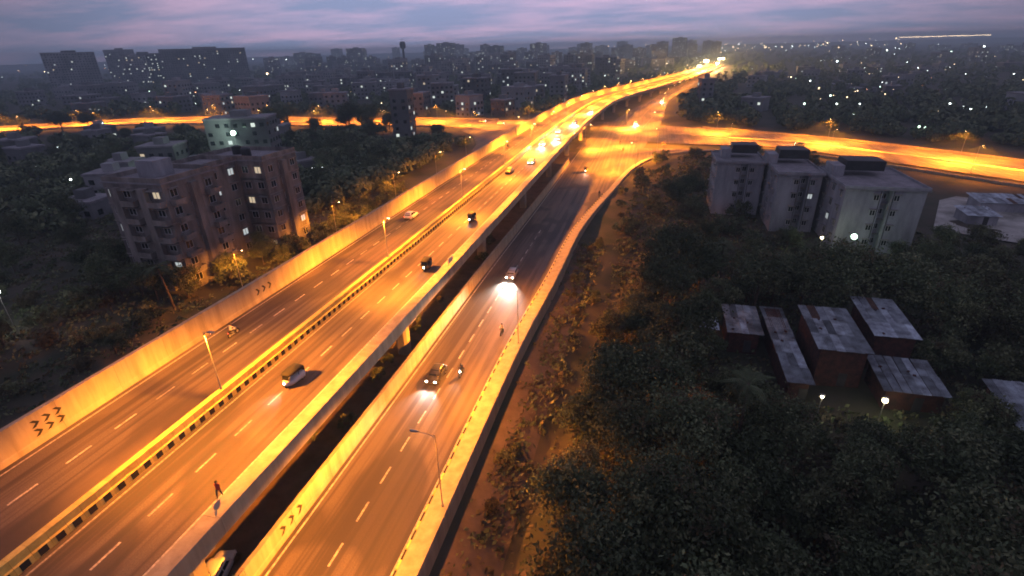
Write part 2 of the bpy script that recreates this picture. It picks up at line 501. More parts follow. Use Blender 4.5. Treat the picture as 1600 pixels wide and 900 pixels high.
# side wall panels, 6 m each
PL = 6.0
def panel(prof, mname, L):
    mb = MB()
    mb.loft([[(o, y, z) for o, z in prof] for y in (0.012, L - 0.012)], mname)
    return mb.mesh('wall_panel')
left_prof = [(-11.68, 0.0), (-11.2, 0.0), (-11.24, 0.5), (-11.3, 0.62), (-11.3, 3.02), (-11.22, 3.06), (-11.22, 3.2), (-11.7, 3.2), (-11.7, 3.06), (-11.64, 3.02)]
right_prof = [(10.3, 0.0), (10.32, 0.52), (10.40, 0.60), (11.72, 0.64), (11.74, 0.78), (12.0, 0.78), (12.02, -0.9), (11.22, -0.9), (11.21, 0.0)]
lp, rp_ = panel(left_prof, 'concrete_wall', PL), panel(right_prof, 'concrete_wall', PL)
nstraight = int(225 / PL)
for k in range(nstraight):
    s = k * PL
    fcopy(lp, 'wall_panel', (-40.6, -15 + s, DECK_Z))
    fcopy(rp_, 'parapet_panel', (-40.6, -15 + s, DECK_Z))
s_end = nstraight * PL
s = s_end
while s < 420:
    for prof, nm in ((left_prof, 'wall_panel'), (right_prof, 'parapet_panel')):
        fpart(sweep(MB(), DECK, s + 0.02, s + 9.98, 10, prof, 'concrete_wall'), nm)
    s += 10
fpart(sweep(MB(), DECK, s, DECK.L, 12, left_prof, 'concrete_wall'), 'far_wall')
fpart(sweep(MB(), DECK, s, DECK.L, 12, right_prof, 'concrete_wall'), 'far_parapet')
# lane dashes
dash_me = MB().add([(-0.1, 0, 0), (0.1, 0, 0), (0.1, 2.3, 0), (-0.1, 2.3, 0)], [(0, 1, 2, 3)], 'white_paint').mesh('lane_dash', recalc=False)
def dashes(path, off, s0, s1, per, inv, parent, far_to, zz=0.012, me=dash_me):
    s = s0
    while s < s1:
        p, d, r = path.frame(s)
        q = path.at(s, off, zz)
        fcopy(me, 'lane_dash', q, math.atan2(-d.x, d.y), parent, inv)
        s += per
    mb = MB()
    while s < far_to:
        a, b = path.at(s, off - 0.1, zz), path.at(s, off + 0.1, zz); c, e = path.at(s + 2.3, off + 0.1, zz), path.at(s + 2.3, off - 0.1, zz)
        mb.add([a, b, c, e], [(0, 1, 2, 3)], 'white_paint'); s += per
    if mb.f:
        o = mb.build('far_lane_dashes', parent, recalc=False); o.matrix_parent_inverse = inv; stuff(o)
dashes(DECK, -6.4, 15 + 18.6 - 4.64 * 3, FAR_S, 4.64, fly_inv, fly, 700)
dashes(DECK, 5.7, 15 + 15.7 - 4.64 * 3, FAR_S, 4.64, fly_inv, fly, 700)
# piers
pier_me = MB().loft([[(a * 0.85, b * 0.85, z) for a, b in ((-1, -.6), (-.6, -1), (.6, -1), (1, -.6), (1, .6), (.6, 1), (-.6, 1), (-1, .6))] for z in (-8.6, -3.59)], 'concrete').mesh('column')
cap_me = MB().loft([[(-10.6, y, -2.9), (10.4, y, -2.9), (10.4, y, -2.32), (-10.6, y, -2.32), ] for y in (-1.0, 1.0)], 'concrete').loft([[(-9.0, y, -3.6), (9.6, y, -3.6), (10.35, y, -2.91), (-10.55, y, -2.91)] for y in (-0.95, 0.95)], 'concrete').mesh('pier')
s = 15 + 20
while s < 700:
    p, d, r = DECK.frame(s); a = math.atan2(-d.x, d.y)
    q = DECK.at(s)
    if not (272 < q.y < 312):
        pr = fcopy(cap_me, 'pier', q, a)
        for x_ in (-7.6, 8.4): obj('column', pier_me, pr, (x_, 0, 0))
    s += 38.5
# black chevrons on the walls
def chevron(w, t, h):
    return MB().add([(0, 0, 0), (0, t, 0), (0, t + w, h / 2), (0, w, h / 2), (0, t, h), (0, 0, h)], [(0, 1, 2, 3), (3, 2, 4, 5)], 'black_paint').mesh('chevron_marking', recalc=False)
ch_big, ch_small = chevron(0.42, 0.34, 0.72), chevron(0.42, 0.36, 0.95)
for k in range(3):
    for j in range(2):
        fcopy(ch_big, 'chevron_marking', (-40.6 - 11.285, 24.6 + k * 1.0, DECK_Z + 0.85 + j * 0.92))
for k in range(3):
    fcopy(ch_small, 'chevron_marking', (-40.6 - 11.285, 54.2 + k * 1.25, DECK_Z + 1.1))

# ------------------------------------------------------------------ median barrier
med = empty('median_barrier', (-39.85, -15, DECK_Z))
tag(med, 'yellow median barrier with black squares between the flyover carriageways', 'barrier')
med_inv = Matrix.Translation((39.85, 15, -DECK_Z))
BL = 1.22
mbk = MB()
mp_ = [(-0.45, 0.0), (-0.42, 0.62), (-0.32, 0.74), (-0.30, 1.38), (0.30, 1.38), (0.32, 0.74), (0.42, 0.62), (0.45, 0.0)]
mbk.loft([[(o, y, z) for o, z in mp_] for y in (0.01, BL - 0.01)], 'yellow_paint')
for sgn in (1, -1):
    mbk.add([(sgn * 0.456, 0.30, 0.03), (sgn * 0.456, 0.92, 0.03), (sgn * 0.428, 0.92, 0.60), (sgn * 0.428, 0.30, 0.60)], [(0, 1, 2, 3)], 'black_paint')
blk = mbk.mesh('barrier_block')
nb = 200
for k in range(nb):
    o = obj('barrier_block', blk, med, (-39.85, 2 + k * BL, DECK_Z))
    o.matrix_parent_inverse = med_inv
    if 2 + k * BL > 205:
        p, d, r = DECK.frame(17 + k * BL); o.location = DECK.at(17 + k * BL, 0.75); o.rotation_euler = (0, 0, math.atan2(-d.x, d.y))
o = sweep(MB(), DECK, 17 + nb * BL, DECK.L, 8, [(a + 0.75, z) for a, z in mp_], 'yellow_paint').build('far_barrier', med); o.matrix_parent_inverse = med_inv
o = sweep(MB(), DECK, 0, 17, 8, [(a + 0.75, z) for a, z in mp_], 'yellow_paint').build('near_barrier', med); o.matrix_parent_inverse = med_inv

# ------------------------------------------------------------------ road beside the flyover
sm = MB()
rows = []
yy = -15.0
while yy <= 232:
    lx = -28.1 + 3.0 * sst(190, 260, yy)
    rx = min(EDGE.p, key=lambda p: abs(p.y - yy) + (1000 if p.x > 34 else 0)).x - 0.4 if yy < 229 else 33
    rows.append((yy, lx, rx)); yy += 3.0
sv = [];
for (y, lx, rx) in rows:
    z = z_serv(0, y)
    sv += [(lx - 0.4, y, z - 0.6), (lx - 0.4, y, z - 0.004), (rx, y, z - 0.004), (rx, y, z - 0.6)]
sm.add(sv, [(i * 4 + j, i * 4 + (j + 1) % 4, (i + 1) * 4 + (j + 1) % 4, (i + 1) * 4 + j) for i in range(len(rows) - 1) for j in range(4)] + [(0, 1, 2, 3)], 'asphalt_ground')
road = struct(sm.build('service_road'))
I4 = Matrix.Identity(4)
SERV = Path([(-22.4, -15), (-22.4, 60), (-22.4, 140), (-22.4, 232)], z_serv, 5)
for o in (-5.2, ):
    sweep(MB(), SERV, 0, 240, 5, [(o - 0.09, 0.004), (o + 0.09, 0.004)], 'white_paint', False).build('edge_line', road)
sweep(MB(), EDGE, 0, 150, 4, [(-2.34, 0.004), (-2.16, 0.004)], 'white_paint', False).build('edge_line', road)
dashes(SERV, -0.6, 15 + 24.1 - 4.64 * 3, 130, 4.64, I4, road, 131, 0.006)
serv_prof = [(-6.1, -0.6), (-5.7, -0.6), (-5.72, 0.5), (-5.78, 0.6), (-5.78, 2.06), (-5.7, 2.1), (-5.7, 2.22), (-6.1, 2.22)]
s = 0.0
while s < 205:
    sweep(MB(), SERV, s + 0.015, s + PL - 0.015, 3, serv_prof, 'concrete_wall').build('wall_panel', road); s += PL
for k in range(3):
    o = obj('chevron_marking', ch_small, road, (-28.165, 25.2 + k * 1.2, 1.0 + 0.75))
# raised walkway along the right edge with a painted kerb and a retaining wall
wk = sweep(MB(), EDGE, 0, EDGE.L, 4, [(-1.9, -0.3), (-1.9, 0.18), (-0.32, 0.20), (-0.32, 0.42), (0.0, 0.42), (0.0, 0.1), (0.06, 0.1), (0.06, -4.2), (-0.4, -4.2), (-0.4, -0.3)], 'concrete_wall')
wko = struct(wk.build('walkway'))
kerb = {}
for col in ('yellow_paint', 'black_paint'):
    kerb[col] = MB().box((0, 0.5, 0.0), (0.18, 0.97, 0.44), col, taper=0.94).mesh('kerb_stone')
for k in range(150):
    s = 17 + k * 1.0
    p, d, r = EDGE.frame(s)
    obj('kerb_stone', kerb['yellow_paint' if k % 2 else 'black_paint'], wko, EDGE.at(s, -2.0, 0.0), math.atan2(-d.x, d.y))

# ------------------------------------------------------------------ the crossing road and what lies beyond
def strip(mb, path, s0, s1, step, lf, rf, z, mname):
    n = int((s1 - s0) / step) + 1; vs_ = []
    for i in range(n + 1):
        s_ = s0 + (s1 - s0) * i / n; x = path.frame(s_)[0].x
        vs_ += [path.at(s_, lf(x), z), path.at(s_, rf(x), z)]
    return mb.add(vs_, [(i * 2, i * 2 + 1, i * 2 + 3, i * 2 + 2) for i in range(n)], mname)
xr = strip(MB(), CROSS, 0, CROSS.L, 6, lambda x: -cross_hw(x), lambda x: cross_hw(x), 0.0, 'asphalt_ground')
cross = struct(xr.build('crossroad', recalc=False))
for sg in (-1, 1):
    for f_ in (0.5,):
        strip(MB(), CROSS, 0, CROSS.L, 6, lambda x: sg * cross_hw(x) * f_ - 0.1, lambda x: sg * cross_hw(x) * f_ + 0.1, 0.006, 'white_paint').build('lane_line', cross, recalc=False)
    strip(MB(), CROSS, 0, CROSS.L, 6, lambda x: sg * cross_hw(x) * 0.93 - 0.1, lambda x: sg * cross_hw(x) * 0.93 + 0.1, 0.006, 'white_paint').build('edge_line', cross, recalc=False)
bey_hw = lambda x: 14 - 7 * sst(-9, 8, x)
bey = struct(strip(MB(), BEYOND, 0, BEYOND.L, 8, lambda x: -bey_hw(x), lambda x: bey_hw(x), 0.0, 'asphalt_ground').build('road_beyond', recalc=False))
for o in (-6.3, 0, 6.3):
    sweep(MB(), BEYOND, 70, 520, 8, [(o - .09, .006), (o + .09, .006)], 'white_paint', False).build('lane_line', bey, recalc=False)
lsv = struct(sweep(MB(), LEFT_SERV, 0, LEFT_SERV.L, 8, [(-5.6, 0.0), (5.6, 0.0)], 'asphalt_ground', False).build('frontage_road', recalc=False))
# apron that widens the left side of the junction
ap = [(-74, 215), (-77, 232), (-86, 255), (-100, 275), (-100, 286), (-57, 286), (-57, 215)]
struct(MB().add([(x, y, 0.052) for x, y in ap], [tuple(range(len(ap)))], 'asphalt_ground').build('junction_apron', recalc=False))
# low walls: far edge of the crossing road (both arms), near edge of the left arm, median kerb
def edge_path(sgn, x0, x1, extra=0.4):
    pts = []
    s_ = 0
    while s_ < CROSS.L:
        p = CROSS.at(s_, sgn * (cross_hw(CROSS.frame(s_)[0].x) + extra))
        if x0 < p.x < x1: pts.append((p.x, p.y))
        s_ += 18
    return Path(pts, lambda x, y: 0.05, 6)
low_prof = [(-0.25, -0.6), (0.25, -0.6), (0.2, 0.85), (-0.2, 0.85)]
wall_specs = [(-1, -540, -80, 'low concrete wall along the far side of the left arm of the crossroad'),
              (-1, 22, 320, 'low concrete wall along the far side of the right arm of the crossroad'),
              (1, -540, -104, 'low concrete wall along the near side of the left arm of the crossroad')]
for sgn, x0, x1, lab in wall_specs:
    ep = edge_path(sgn, x0, x1)
    w = empty('low_wall', ep.at(0)); tag(w, lab, 'wall')
    wi = Matrix.Translation(-ep.at(0))
    s_ = 0
    while s_ < ep.L - 12:
        o = sweep(MB(), ep, s_ + .03, s_ + 11.97, 6, low_prof, 'concrete_wall').build('wall_panel', w); o.matrix_parent_inverse = wi; s_ += 12
mk = empty('median_kerb', CROSS.at(0)); tag(mk, 'low concrete kerb dividing the crossroad lanes', 'kerb')
for a, b in ((10, 430), (640, CROSS.L - 5)):
    o = sweep(MB(), CROSS, a, b, 8, [(-0.6, 0), (-0.55, 0.35), (0.55, 0.35), (0.6, 0)], 'concrete').build('kerb_run', mk); o.matrix_parent_inverse = Matrix.Translation(-CROSS.at(0))

# ------------------------------------------------------------------ street lamps
def lamp_light(name, power, col, maxgain=9.0, cut=0.40, shield=False, back=0.12):
    """sodium street luminaire: throws sideways more than straight down, nothing above its rim"""
    ld = bpy.data.lights.new(name, 'POINT')
    ld.energy = power; ld.color = col; ld.shadow_soft_size = 0.15
    ld.use_nodes = True
    n, l = ld.node_tree.nodes, ld.node_tree.links
    em = n['Emission'] if 'Emission' in n else n.new('ShaderNodeEmission')
    tc = n.new('ShaderNodeTexCoord')
    sp = n.new('ShaderNodeSeparateXYZ'); l.new(tc.outputs['Normal'], sp.inputs[0])
    ng = n.new('ShaderNodeMath'); ng.operation = 'MULTIPLY'; ng.inputs[1].default_value = LSIGN
    l.new(sp.outputs['Z'], ng.inputs[0])
    mx = n.new('ShaderNodeMath'); mx.operation = 'MAXIMUM'; mx.inputs[1].default_value = 0.05; l.new(ng.outputs[0], mx.inputs[0])
    pw = n.new('ShaderNodeMath'); pw.operation = 'POWER'; pw.inputs[1].default_value = -3.1; l.new(mx.outputs[0], pw.inputs[0])
    mn = n.new('ShaderNodeMath'); mn.operation = 'MINIMUM'; mn.inputs[1].default_value = maxgain; l.new(pw.outputs[0], mn.inputs[0])
    mr = n.new('ShaderNodeMapRange'); mr.interpolation_type = 'SMOOTHSTEP'
    mr.inputs[1].default_value = cut * 0.35; mr.inputs[2].default_value = cut * 1.5
    l.new(ng.outputs[0], mr.inputs[0])
    ml = n.new('ShaderNodeMath'); ml.operation = 'MULTIPLY'; l.new(mn.outputs[0], ml.inputs[0]); l.new(mr.outputs[0], ml.inputs[1])
    out = ml.outputs[0]
    if shield:                                 # house-side shield: little light behind the arm
        nx_ = n.new('ShaderNodeMath'); nx_.operation = 'MULTIPLY'; nx_.inputs[1].default_value = LSIGN; l.new(sp.outputs['X'], nx_.inputs[0])
        sh = n.new('ShaderNodeMapRange'); sh.interpolation_type = 'SMOOTHSTEP'
        sh.inputs[1].default_value = 0.45; sh.inputs[2].default_value = -0.15; sh.inputs[3].default_value = back; sh.inputs[4].default_value = 1.0
        l.new(nx_.outputs[0], sh.inputs[0])
        m2 = n.new('ShaderNodeMath'); m2.operation = 'MULTIPLY'; l.new(out, m2.inputs[0]); l.new(sh.outputs[0], m2.inputs[1]); out = m2.outputs[0]
    l.new(out, em.inputs['Strength'])
    return ld
LSIGN = -1.0
P_MED, P_ROAD = 13200.0, 12500.0
L_MED = lamp_light('median_lamp_light', P_MED * 1.25, SODIUM, shield=True, back=0.80)
L_ROAD = lamp_light('road_lamp_light', P_ROAD, SODIUM, shield=True)
L_CROSS = lamp_light('crossroad_lamp_light', P_ROAD * 3.5, SODIUM, shield=True)
L_SERV = lamp_light('added_service_light', P_ROAD * 1.0, SODIUM, 7.0, 0.34, shield=True, back=0.25)  # for the added walkway posts
L_FAR = lamp_light('far_lamp_light', P_MED * 2.5, SODIUM, shield=True, back=0.9)
L_NEAR = lamp_light('near_lamp_light', P_MED * 1.35, SODIUM, 8.0, 0.44, shield=True, back=0.72)

def luminaire(name, parent, x, z, sgn, ldata, emat='lens_sodium'):
    mb = MB()
    mb.loft([[(x + sgn * a, y * w, z + c) for y, c in ((-1, 0), (-.7, .1), (.7, .1), (1, 0))] for a, w in ((-.05, .06), (.1, .14), (.55, .16), (.72, .10))], 'steel')
    o = mb.build('lamp_head', parent)
    ln = MB().sphere((x + sgn * 0.36, 0, z - 0.03), (0.24, 0.10, 0.05), emat, 8, 4).build('lens', o)
    if ldata:
        lo = bpy.data.objects.new('lamp_light', ldata); C.objects.link(lo); lo.parent = parent; lo.location = (x + sgn * 0.36, 0, z - 0.26)
    return o
def post(kind, ldata, height, base_z=0.0, arms=(1,), reach=1.0, emat='lens_sodium'):
    t = empty(kind)
    mb = MB().tube([(0, 0, base_z), (0, 0, base_z + 0.35), (0, 0, base_z + 0.36), (0, 0, height)], [0.12, 0.12, 0.065, 0.035], 'galvanised', 8)
    mb.build('pole', t)
    for sg in arms:
        MB().tube([(0, 0, height - 0.4), (sg * 0.3 * reach, 0, height - 0.08), (sg * reach, 0, height)], [0.035] * 3, 'galvanised', 6).build('arm', t)
        luminaire('lamp_head', t, sg * reach, height, sg, ldata, emat)
    return t
_ONES = 'first second third fourth fifth sixth seventh eighth ninth tenth eleventh twelfth thirteenth fourteenth fifteenth sixteenth seventeenth eighteenth nineteenth'.split()
def ordn(n):
    if n <= 19: return _ONES[n - 1]
    return {20: 'twentieth', 30: 'thirtieth', 40: 'fortieth'}[n] if n % 10 == 0 else {2: 'twenty-', 3: 'thirty-', 4: 'forty-'}[n // 10] + _ONES[n % 10 - 1]
ORD = ['nearest to the camera', 'second from the camera', 'third from the camera', 'fourth from the camera', 'fifth from the camera', 'sixth from the camera']
proto = post('street_lamp', L_MED, 8.1, 1.36, (1,), 0.6)
k = 0; yv = 34.0
while True:
    s = yv + 15
    if s > DECK.L - 20: break
    p, d, r = DECK.frame(s)
    t = proto if k == 0 else copy_tree(proto)
    t.location = DECK.at(s, 0.75); t.rotation_euler = (0, 0, math.atan2(-d.x, d.y))
    lab = ('tall thin lamp post in the striped median, ' + ORD[k]) if k < 6 else 'distant lamp post in the flyover median, ' + ordn(k + 1) + ' from the camera'
    tag(t, lab, 'street lamp', 'lamp posts along the flyover median')
    if k == 0: near_post = t
    if k >= 4:
        for c_ in t.children:
            if c_.type == 'LIGHT': c_.data = L_FAR
    k += 1; yv += 37.0
for c_ in near_post.children:          # the nearest lamp throws less far, tuned to leave the near corner darker
    if c_.type == 'LIGHT': c_.data = L_NEAR
# single-arm posts along the lower roads; the arm reaches to local +X
proto2 = post('street_lamp', L_ROAD, 8.6, 0.0, (1,), 1.6)
proto3 = post('street_lamp', L_CROSS, 8.6, 0.0, (1,), 1.8)
used = [False, False]
def put_lamp(x, y, z, ang, label, group, which=0):
    src = (proto2, proto3)[which]
    t = copy_tree(src) if used[which] else src
    used[which] = True
    t.location = (x, y, z); t.rotation_euler = (0, 0, ang)
    tag(t, label, 'street lamp', group); return t
for y, lab in ((2, 'added lamp post on the walkway at the very near end of the service road'), (32, 'added thin lamp post on the walkway nearest the picture bottom'), (62, 'added thin lamp post on the walkway beside the approaching cars')):  # posts added to light the service road
    x = EDGE.at(y + 15, -0.6).x
    t_ = put_lamp(x, y, z_serv(0, y) + 0.2, math.pi, lab, 'lamp posts added on the service road walkway')
    for c_ in t_.children:
        if c_.type == 'LIGHT': c_.data = L_SERV
for i, y in enumerate((71, 103, 135, 167, 199)):
    put_lamp(-70.6, y, -0.1, 0.0, 'lamp post behind the flyover on the frontage road, ' + ('first', 'second', 'third', 'fourth', 'fifth', 'sixth', 'seventh')[i] + ' from the camera', 'lamp posts on the frontage road')
def along(path, off_f, s0, s1, gap, lab, group, which, flip, back=False):
    s_ = s0; tot = int(math.ceil((s1 - s0) / gap)); n_ = 0
    while s_ < s1:
        n_ += 1
        p, d, r = path.frame(s_)
        q = path.at(s_, off_f(p.x))
        a = math.atan2(r.y, r.x)
        put_lamp(q.x, q.y, q.z, a + (math.pi if flip else 0), lab + ', ' + ordn(tot + 1 - n_ if back else n_) + ' from the junction', group, which); s_ += gap
XL = [s_ for s_ in range(0, int(CROSS.L), 1)]
def s_at_x(path, x):
    return min(range(0, int(path.L)), key=lambda s_: abs(path.frame(s_)[0].x - x))
along(CROSS, lambda x: -cross_hw(x) - 0.1, 30, s_at_x(CROSS, -92), 42, 'small lamp post on the far side of the left arm', 'lamp posts on the left arm of the crossroad', 1, False, True)
along(CROSS, lambda x: cross_hw(x) + 0.1, 50, s_at_x(CROSS, -105), 42, 'small added lamp post on the near side of the left arm', 'lamp posts added on the near side of the left arm', 1, True, True)  # near-side row added for its light on the road
along(CROSS, lambda x: -cross_hw(x) - 0.1, s_at_x(CROSS, 26), CROSS.L - 30, 46, 'orange lamp post on the far side of the crossroad right arm', 'lamp posts on the right arm of the crossroad', 1, False)
along(CROSS, lambda x: cross_hw(x) * 0.96, s_at_x(CROSS, 40), CROSS.L - 30, 46, 'added lamp post on the near side of the crossroad right arm', 'lamp posts added on the near side of the right arm', 1, True)  # unseen near-side row, added to light the right arm
along(BEYOND, lambda x: bey_hw(x) + .6, 62, 700, 40, 'distant lamp post beside the road beyond', 'lamp posts on the road beyond', 0, True)
for x, y, a, lab in ((-3.5, 190, math.pi * .85, 'added lamp post at the corner where the service road meets the crossroad'), (-31, 212, 0, 'added lamp post under the edge of the flyover at the junction'), (-12, 300, -1.2, 'added lamp post on the far corner of the junction'), (-27, 236, 0.2, 'added lamp post in the middle of the junction'), (4, 225, 2.0, 'added lamp post on the near corner kerb of the junction'), (-66, 262, 0.3, 'added lamp post at the left mouth of the junction'), (-96, 283, 1.2, 'added lamp post on the near kerb of the left road mouth'), (-72, 322, -1.4, 'added lamp post on the far kerb of the left road mouth')):  # posts added to brighten the junction and its left mouth
    put_lamp(x, y, 0.1, a, lab, 'lamp posts added at the junction', 1)

# tall mast lights added for glare where the roads run into the distance
for i, (x, y) in enumerate(((74, 872), (104, 985), (60, 800), (120, 1080), (96, 930))):
    g = empty('added_mast_light', (x, y, 0)); tag(g, 'glaring mast light added at the far end of the flyover, ' + ('brightest one', 'right of the brightest', 'left of the brightest', 'farthest one', 'low one close beside the brightest')[i], 'mast light', 'mast lights added at the far end')
    hh = (17, 17, 13, 15, 12)[i]
    MB().tube([(0, 0, -.3), (0, 0, hh)], [.3, .15], 'galvanised', 8).build('pole', g)
    rg = MB().tube([(0, 0, hh - .2), (0, 0, hh + .1)], [1.5, 1.5], 'steel', 12).build('ring', g)
    for k_ in range(6):
        a_ = k_ * math.pi / 3
        MB().sphere((math.cos(a_) * 1.7, math.sin(a_) * 1.7, hh - .5), 1.7 if i == 0 else .8, 'mast_glow', 8, 5).build('lamp', g)
    ld = bpy.data.lights.new('mast_beam', 'POINT'); ld.energy = 700000 if i == 0 else 250000; ld.color = (1, .55, .18); ld.shadow_soft_size = 1.0
    lo = bpy.data.objects.new('mast_beam', ld); C.objects.link(lo); lo.parent = g; lo.location = (0, 0, hh - 2.2)
# ------------------------------------------------------------------ windows
def window_mesh(w, h, pane):
    p = MB().add([(-w / 2, -0.03, 0), (w / 2, -0.03, 0), (w / 2, -0.03, h), (-w / 2, -0.03, h)], [(0, 1, 2, 3)], pane).mesh('window', recalc=False)
    f = MB()
    for x in (-w / 2, 0, w / 2): f.box((x, -0.05, h / 2), (0.09, 0.10, h + 0.09), 'frame_white')
    for z in (0, h): f.box((0, -0.051, z), (w + 0.08, 0.10, 0.085), 'frame_white')
    s = MB().box((0, -0.28, h + 0.25), (w + 0.5, 0.56, 0.09), 'concrete_dark').mesh('sunshade')
    return p, f.mesh('frame'), s
WIN = {k: window_mesh(1.5, 1.35, k) for k in ('glass_dark', 'window_cool', 'window_warm')}
WIN_S = {k: window_mesh(0.95, 1.1, k) for k in ('glass_dark', 'window_cool', 'window_warm')}
def add_window(root, inv, x, y, z, ang, lit=None, small=False, shade=True):
    k = lit or 'glass_dark'
    p, f, s = (WIN_S if small else WIN)[k]
    o = obj('window', p, root, (x, y, z), ang); o.matrix_parent_inverse = inv
    obj('frame', f, o)
    if shade: obj('sunshade', s, o)
    return o
def face_windows(root, inv, a, b, z0, floors, fh, n, litp, small=False, skip=0.0, shade=True, rr=None):
    """windows on the wall that runs from a to b (outside on the right of a->b walked backwards)"""
    rr = rr or R
    ax, ay = a; bx, by = b
    L = math.hypot(bx - ax, by - ay); dx, dy = (bx - ax) / L, (by - ay) / L
    ang = math.atan2(dy, dx)
    for f_ in range(floors):
        for i in range(n):
            if rr.random() < skip: continue
            t = (i + 0.5) / n * L
            lit = None
            if rr.random() < litp: lit = 'window_warm' if rr.random() < 0.35 else 'window_cool'
            add_window(root, inv, ax + dx * t, ay + dy * t, z0 + f_ * fh + 1.0, ang, lit, small, shade)

# ------------------------------------------------------------------ housing block on the left
hb = empty('housing_block', (-86, 84, 0)); hinv = Matrix.Translation((86, -84, 0))
tag(hb, 'weathered six storey housing block with lit windows beside the flyover', 'building')
def hpart(mb, name, root=hb, inv=hinv):
    o = mb.build(name, root); o.matrix_parent_inverse = inv; return o
HH, FH = 20.0, 3.25
for x0, x1, y0, y1, nm in ((-94, -81, 70, 82, 'wall'), (-92.5, -83.5, 82.003, 90.997, 'wall'), (-93, -77, 91, 102, 'wall')):
    hpart(MB().b2(x0, x1, y0, y1, -1, HH, 'plaster_pink'), nm)
    r = hpart(MB().b2(x0 - .25, x1 + .25, y0 + (-.25 if y0 != 82.003 else .26), y1 + (.25 if y0 != 82.003 else -.26), HH + .002, HH + 0.25, 'roof_slab'), 'roof')
    pm = MB()
    for a in ((x0, x1, y0, y0 + .2), (x0, x1, y1 - .2, y1), (x0, x0 + .2, y0 + .21, y1 - .21), (x1 - .2, x1, y0 + .21, y1 - .21)):
        pm.b2(*a, HH + .252, HH + 1.1, 'plaster_pink')
    hpart(pm, 'roof_parapet')
for f_ in range(1, 6):
    z = f_ * FH
    hpart(MB().b2(-94.12, -80.88, 69.88, 82.0, z - .1, z + .1, 'concrete_dark'), 'floor_band')
    hpart(MB().b2(-93.1, -76.88, 91.0, 102.1, z - .1, z + .1, 'concrete_dark'), 'floor_band')
face_windows(hb, hinv, (-94, 70), (-81, 70), 0.3, 6, FH, 4, 0.10)
face_windows(hb, hinv, (-81, 70), (-81, 82), 0.3, 6, FH, 3, 0.08)
face_windows(hb, hinv, (-83.5, 82), (-83.5, 91), 0.3, 6, FH, 2, 0.2)
face_windows(hb, hinv, (-83.3, 91), (-77, 91), 0.3, 6, FH, 2, 0.12)
face_windows(hb, hinv, (-77, 91), (-77, 102), 0.3, 6, FH, 3, 0.08)
for f_ in range(1, 6):                       # balconies on the side towards the road
    for y in (72, 80):
        b = hpart(MB().b2(-80.88, -79.7, y - 1.3, y + 1.3, f_ * FH - .08, f_ * FH + .08, 'concrete_dark').b2(-79.78, -79.7, y - 1.3, y + 1.3, f_ * FH + .081, f_ * FH + .95, 'plaster_pink').b2(-80.87, -79.79, y - 1.3, y - 1.2, f_ * FH + .081, f_ * FH + .95, 'plaster_pink').b2(-80.87, -79.79, y + 1.2, y + 1.3, f_ * FH + .081, f_ * FH + .95, 'plaster_pink'), 'balcony')
for f_ in range(1, 6):
    for x in (-88.2, -82.4):
        hpart(MB().b2(x - 1.4, x + 1.4, 68.6, 69.87, f_ * FH - .08, f_ * FH + .08, 'concrete_dark').b2(x - 1.4, x + 1.4, 68.6, 68.68, f_ * FH + .081, f_ * FH + .95, 'plaster_pink').b2(x - 1.4, x - 1.3, 68.69, 69.86, f_ * FH + .081, f_ * FH + .95, 'plaster_pink').b2(x + 1.3, x + 1.4, 68.69, 69.86, f_ * FH + .081, f_ * FH + .95, 'plaster_pink'), 'balcony')
        hpart(MB().b2(x - 1.4, x + 1.4, 69.0, 69.87, f_ * FH + 2.7, f_ * FH + 2.8, 'concrete_dark'), 'canopy')
for x0, x1 in ((-91.6, -90.0), (-85.7, -84.1)):
    hpart(MB().b2(x0, x1, 68.9, 69.87, -1, HH - .6, 'plaster_pink'), 'service_bay')
hpart(MB().b2(-80.87, -79.9, 75.2, 76.8, -1, HH - .6, 'plaster_pink'), 'service_bay')
hpart(MB().b2(-76.87, -76.0, 95.7, 97.3, -1, HH - .6, 'plaster_pink'), 'service_bay')
hpart(MB().b2(-90, -86, 74, 78, HH + .26, HH + 3.2, 'plaster_grey'), 'stair_head')
for x, y in ((-84, 95), (-88, 97)):
    hpart(MB().tube([(x, y, HH + .26), (x, y, HH + 1.9), (x, y, HH + 2.1)], [1.0, 1.0, .45], 'tank_dark', 12), 'water_tank')

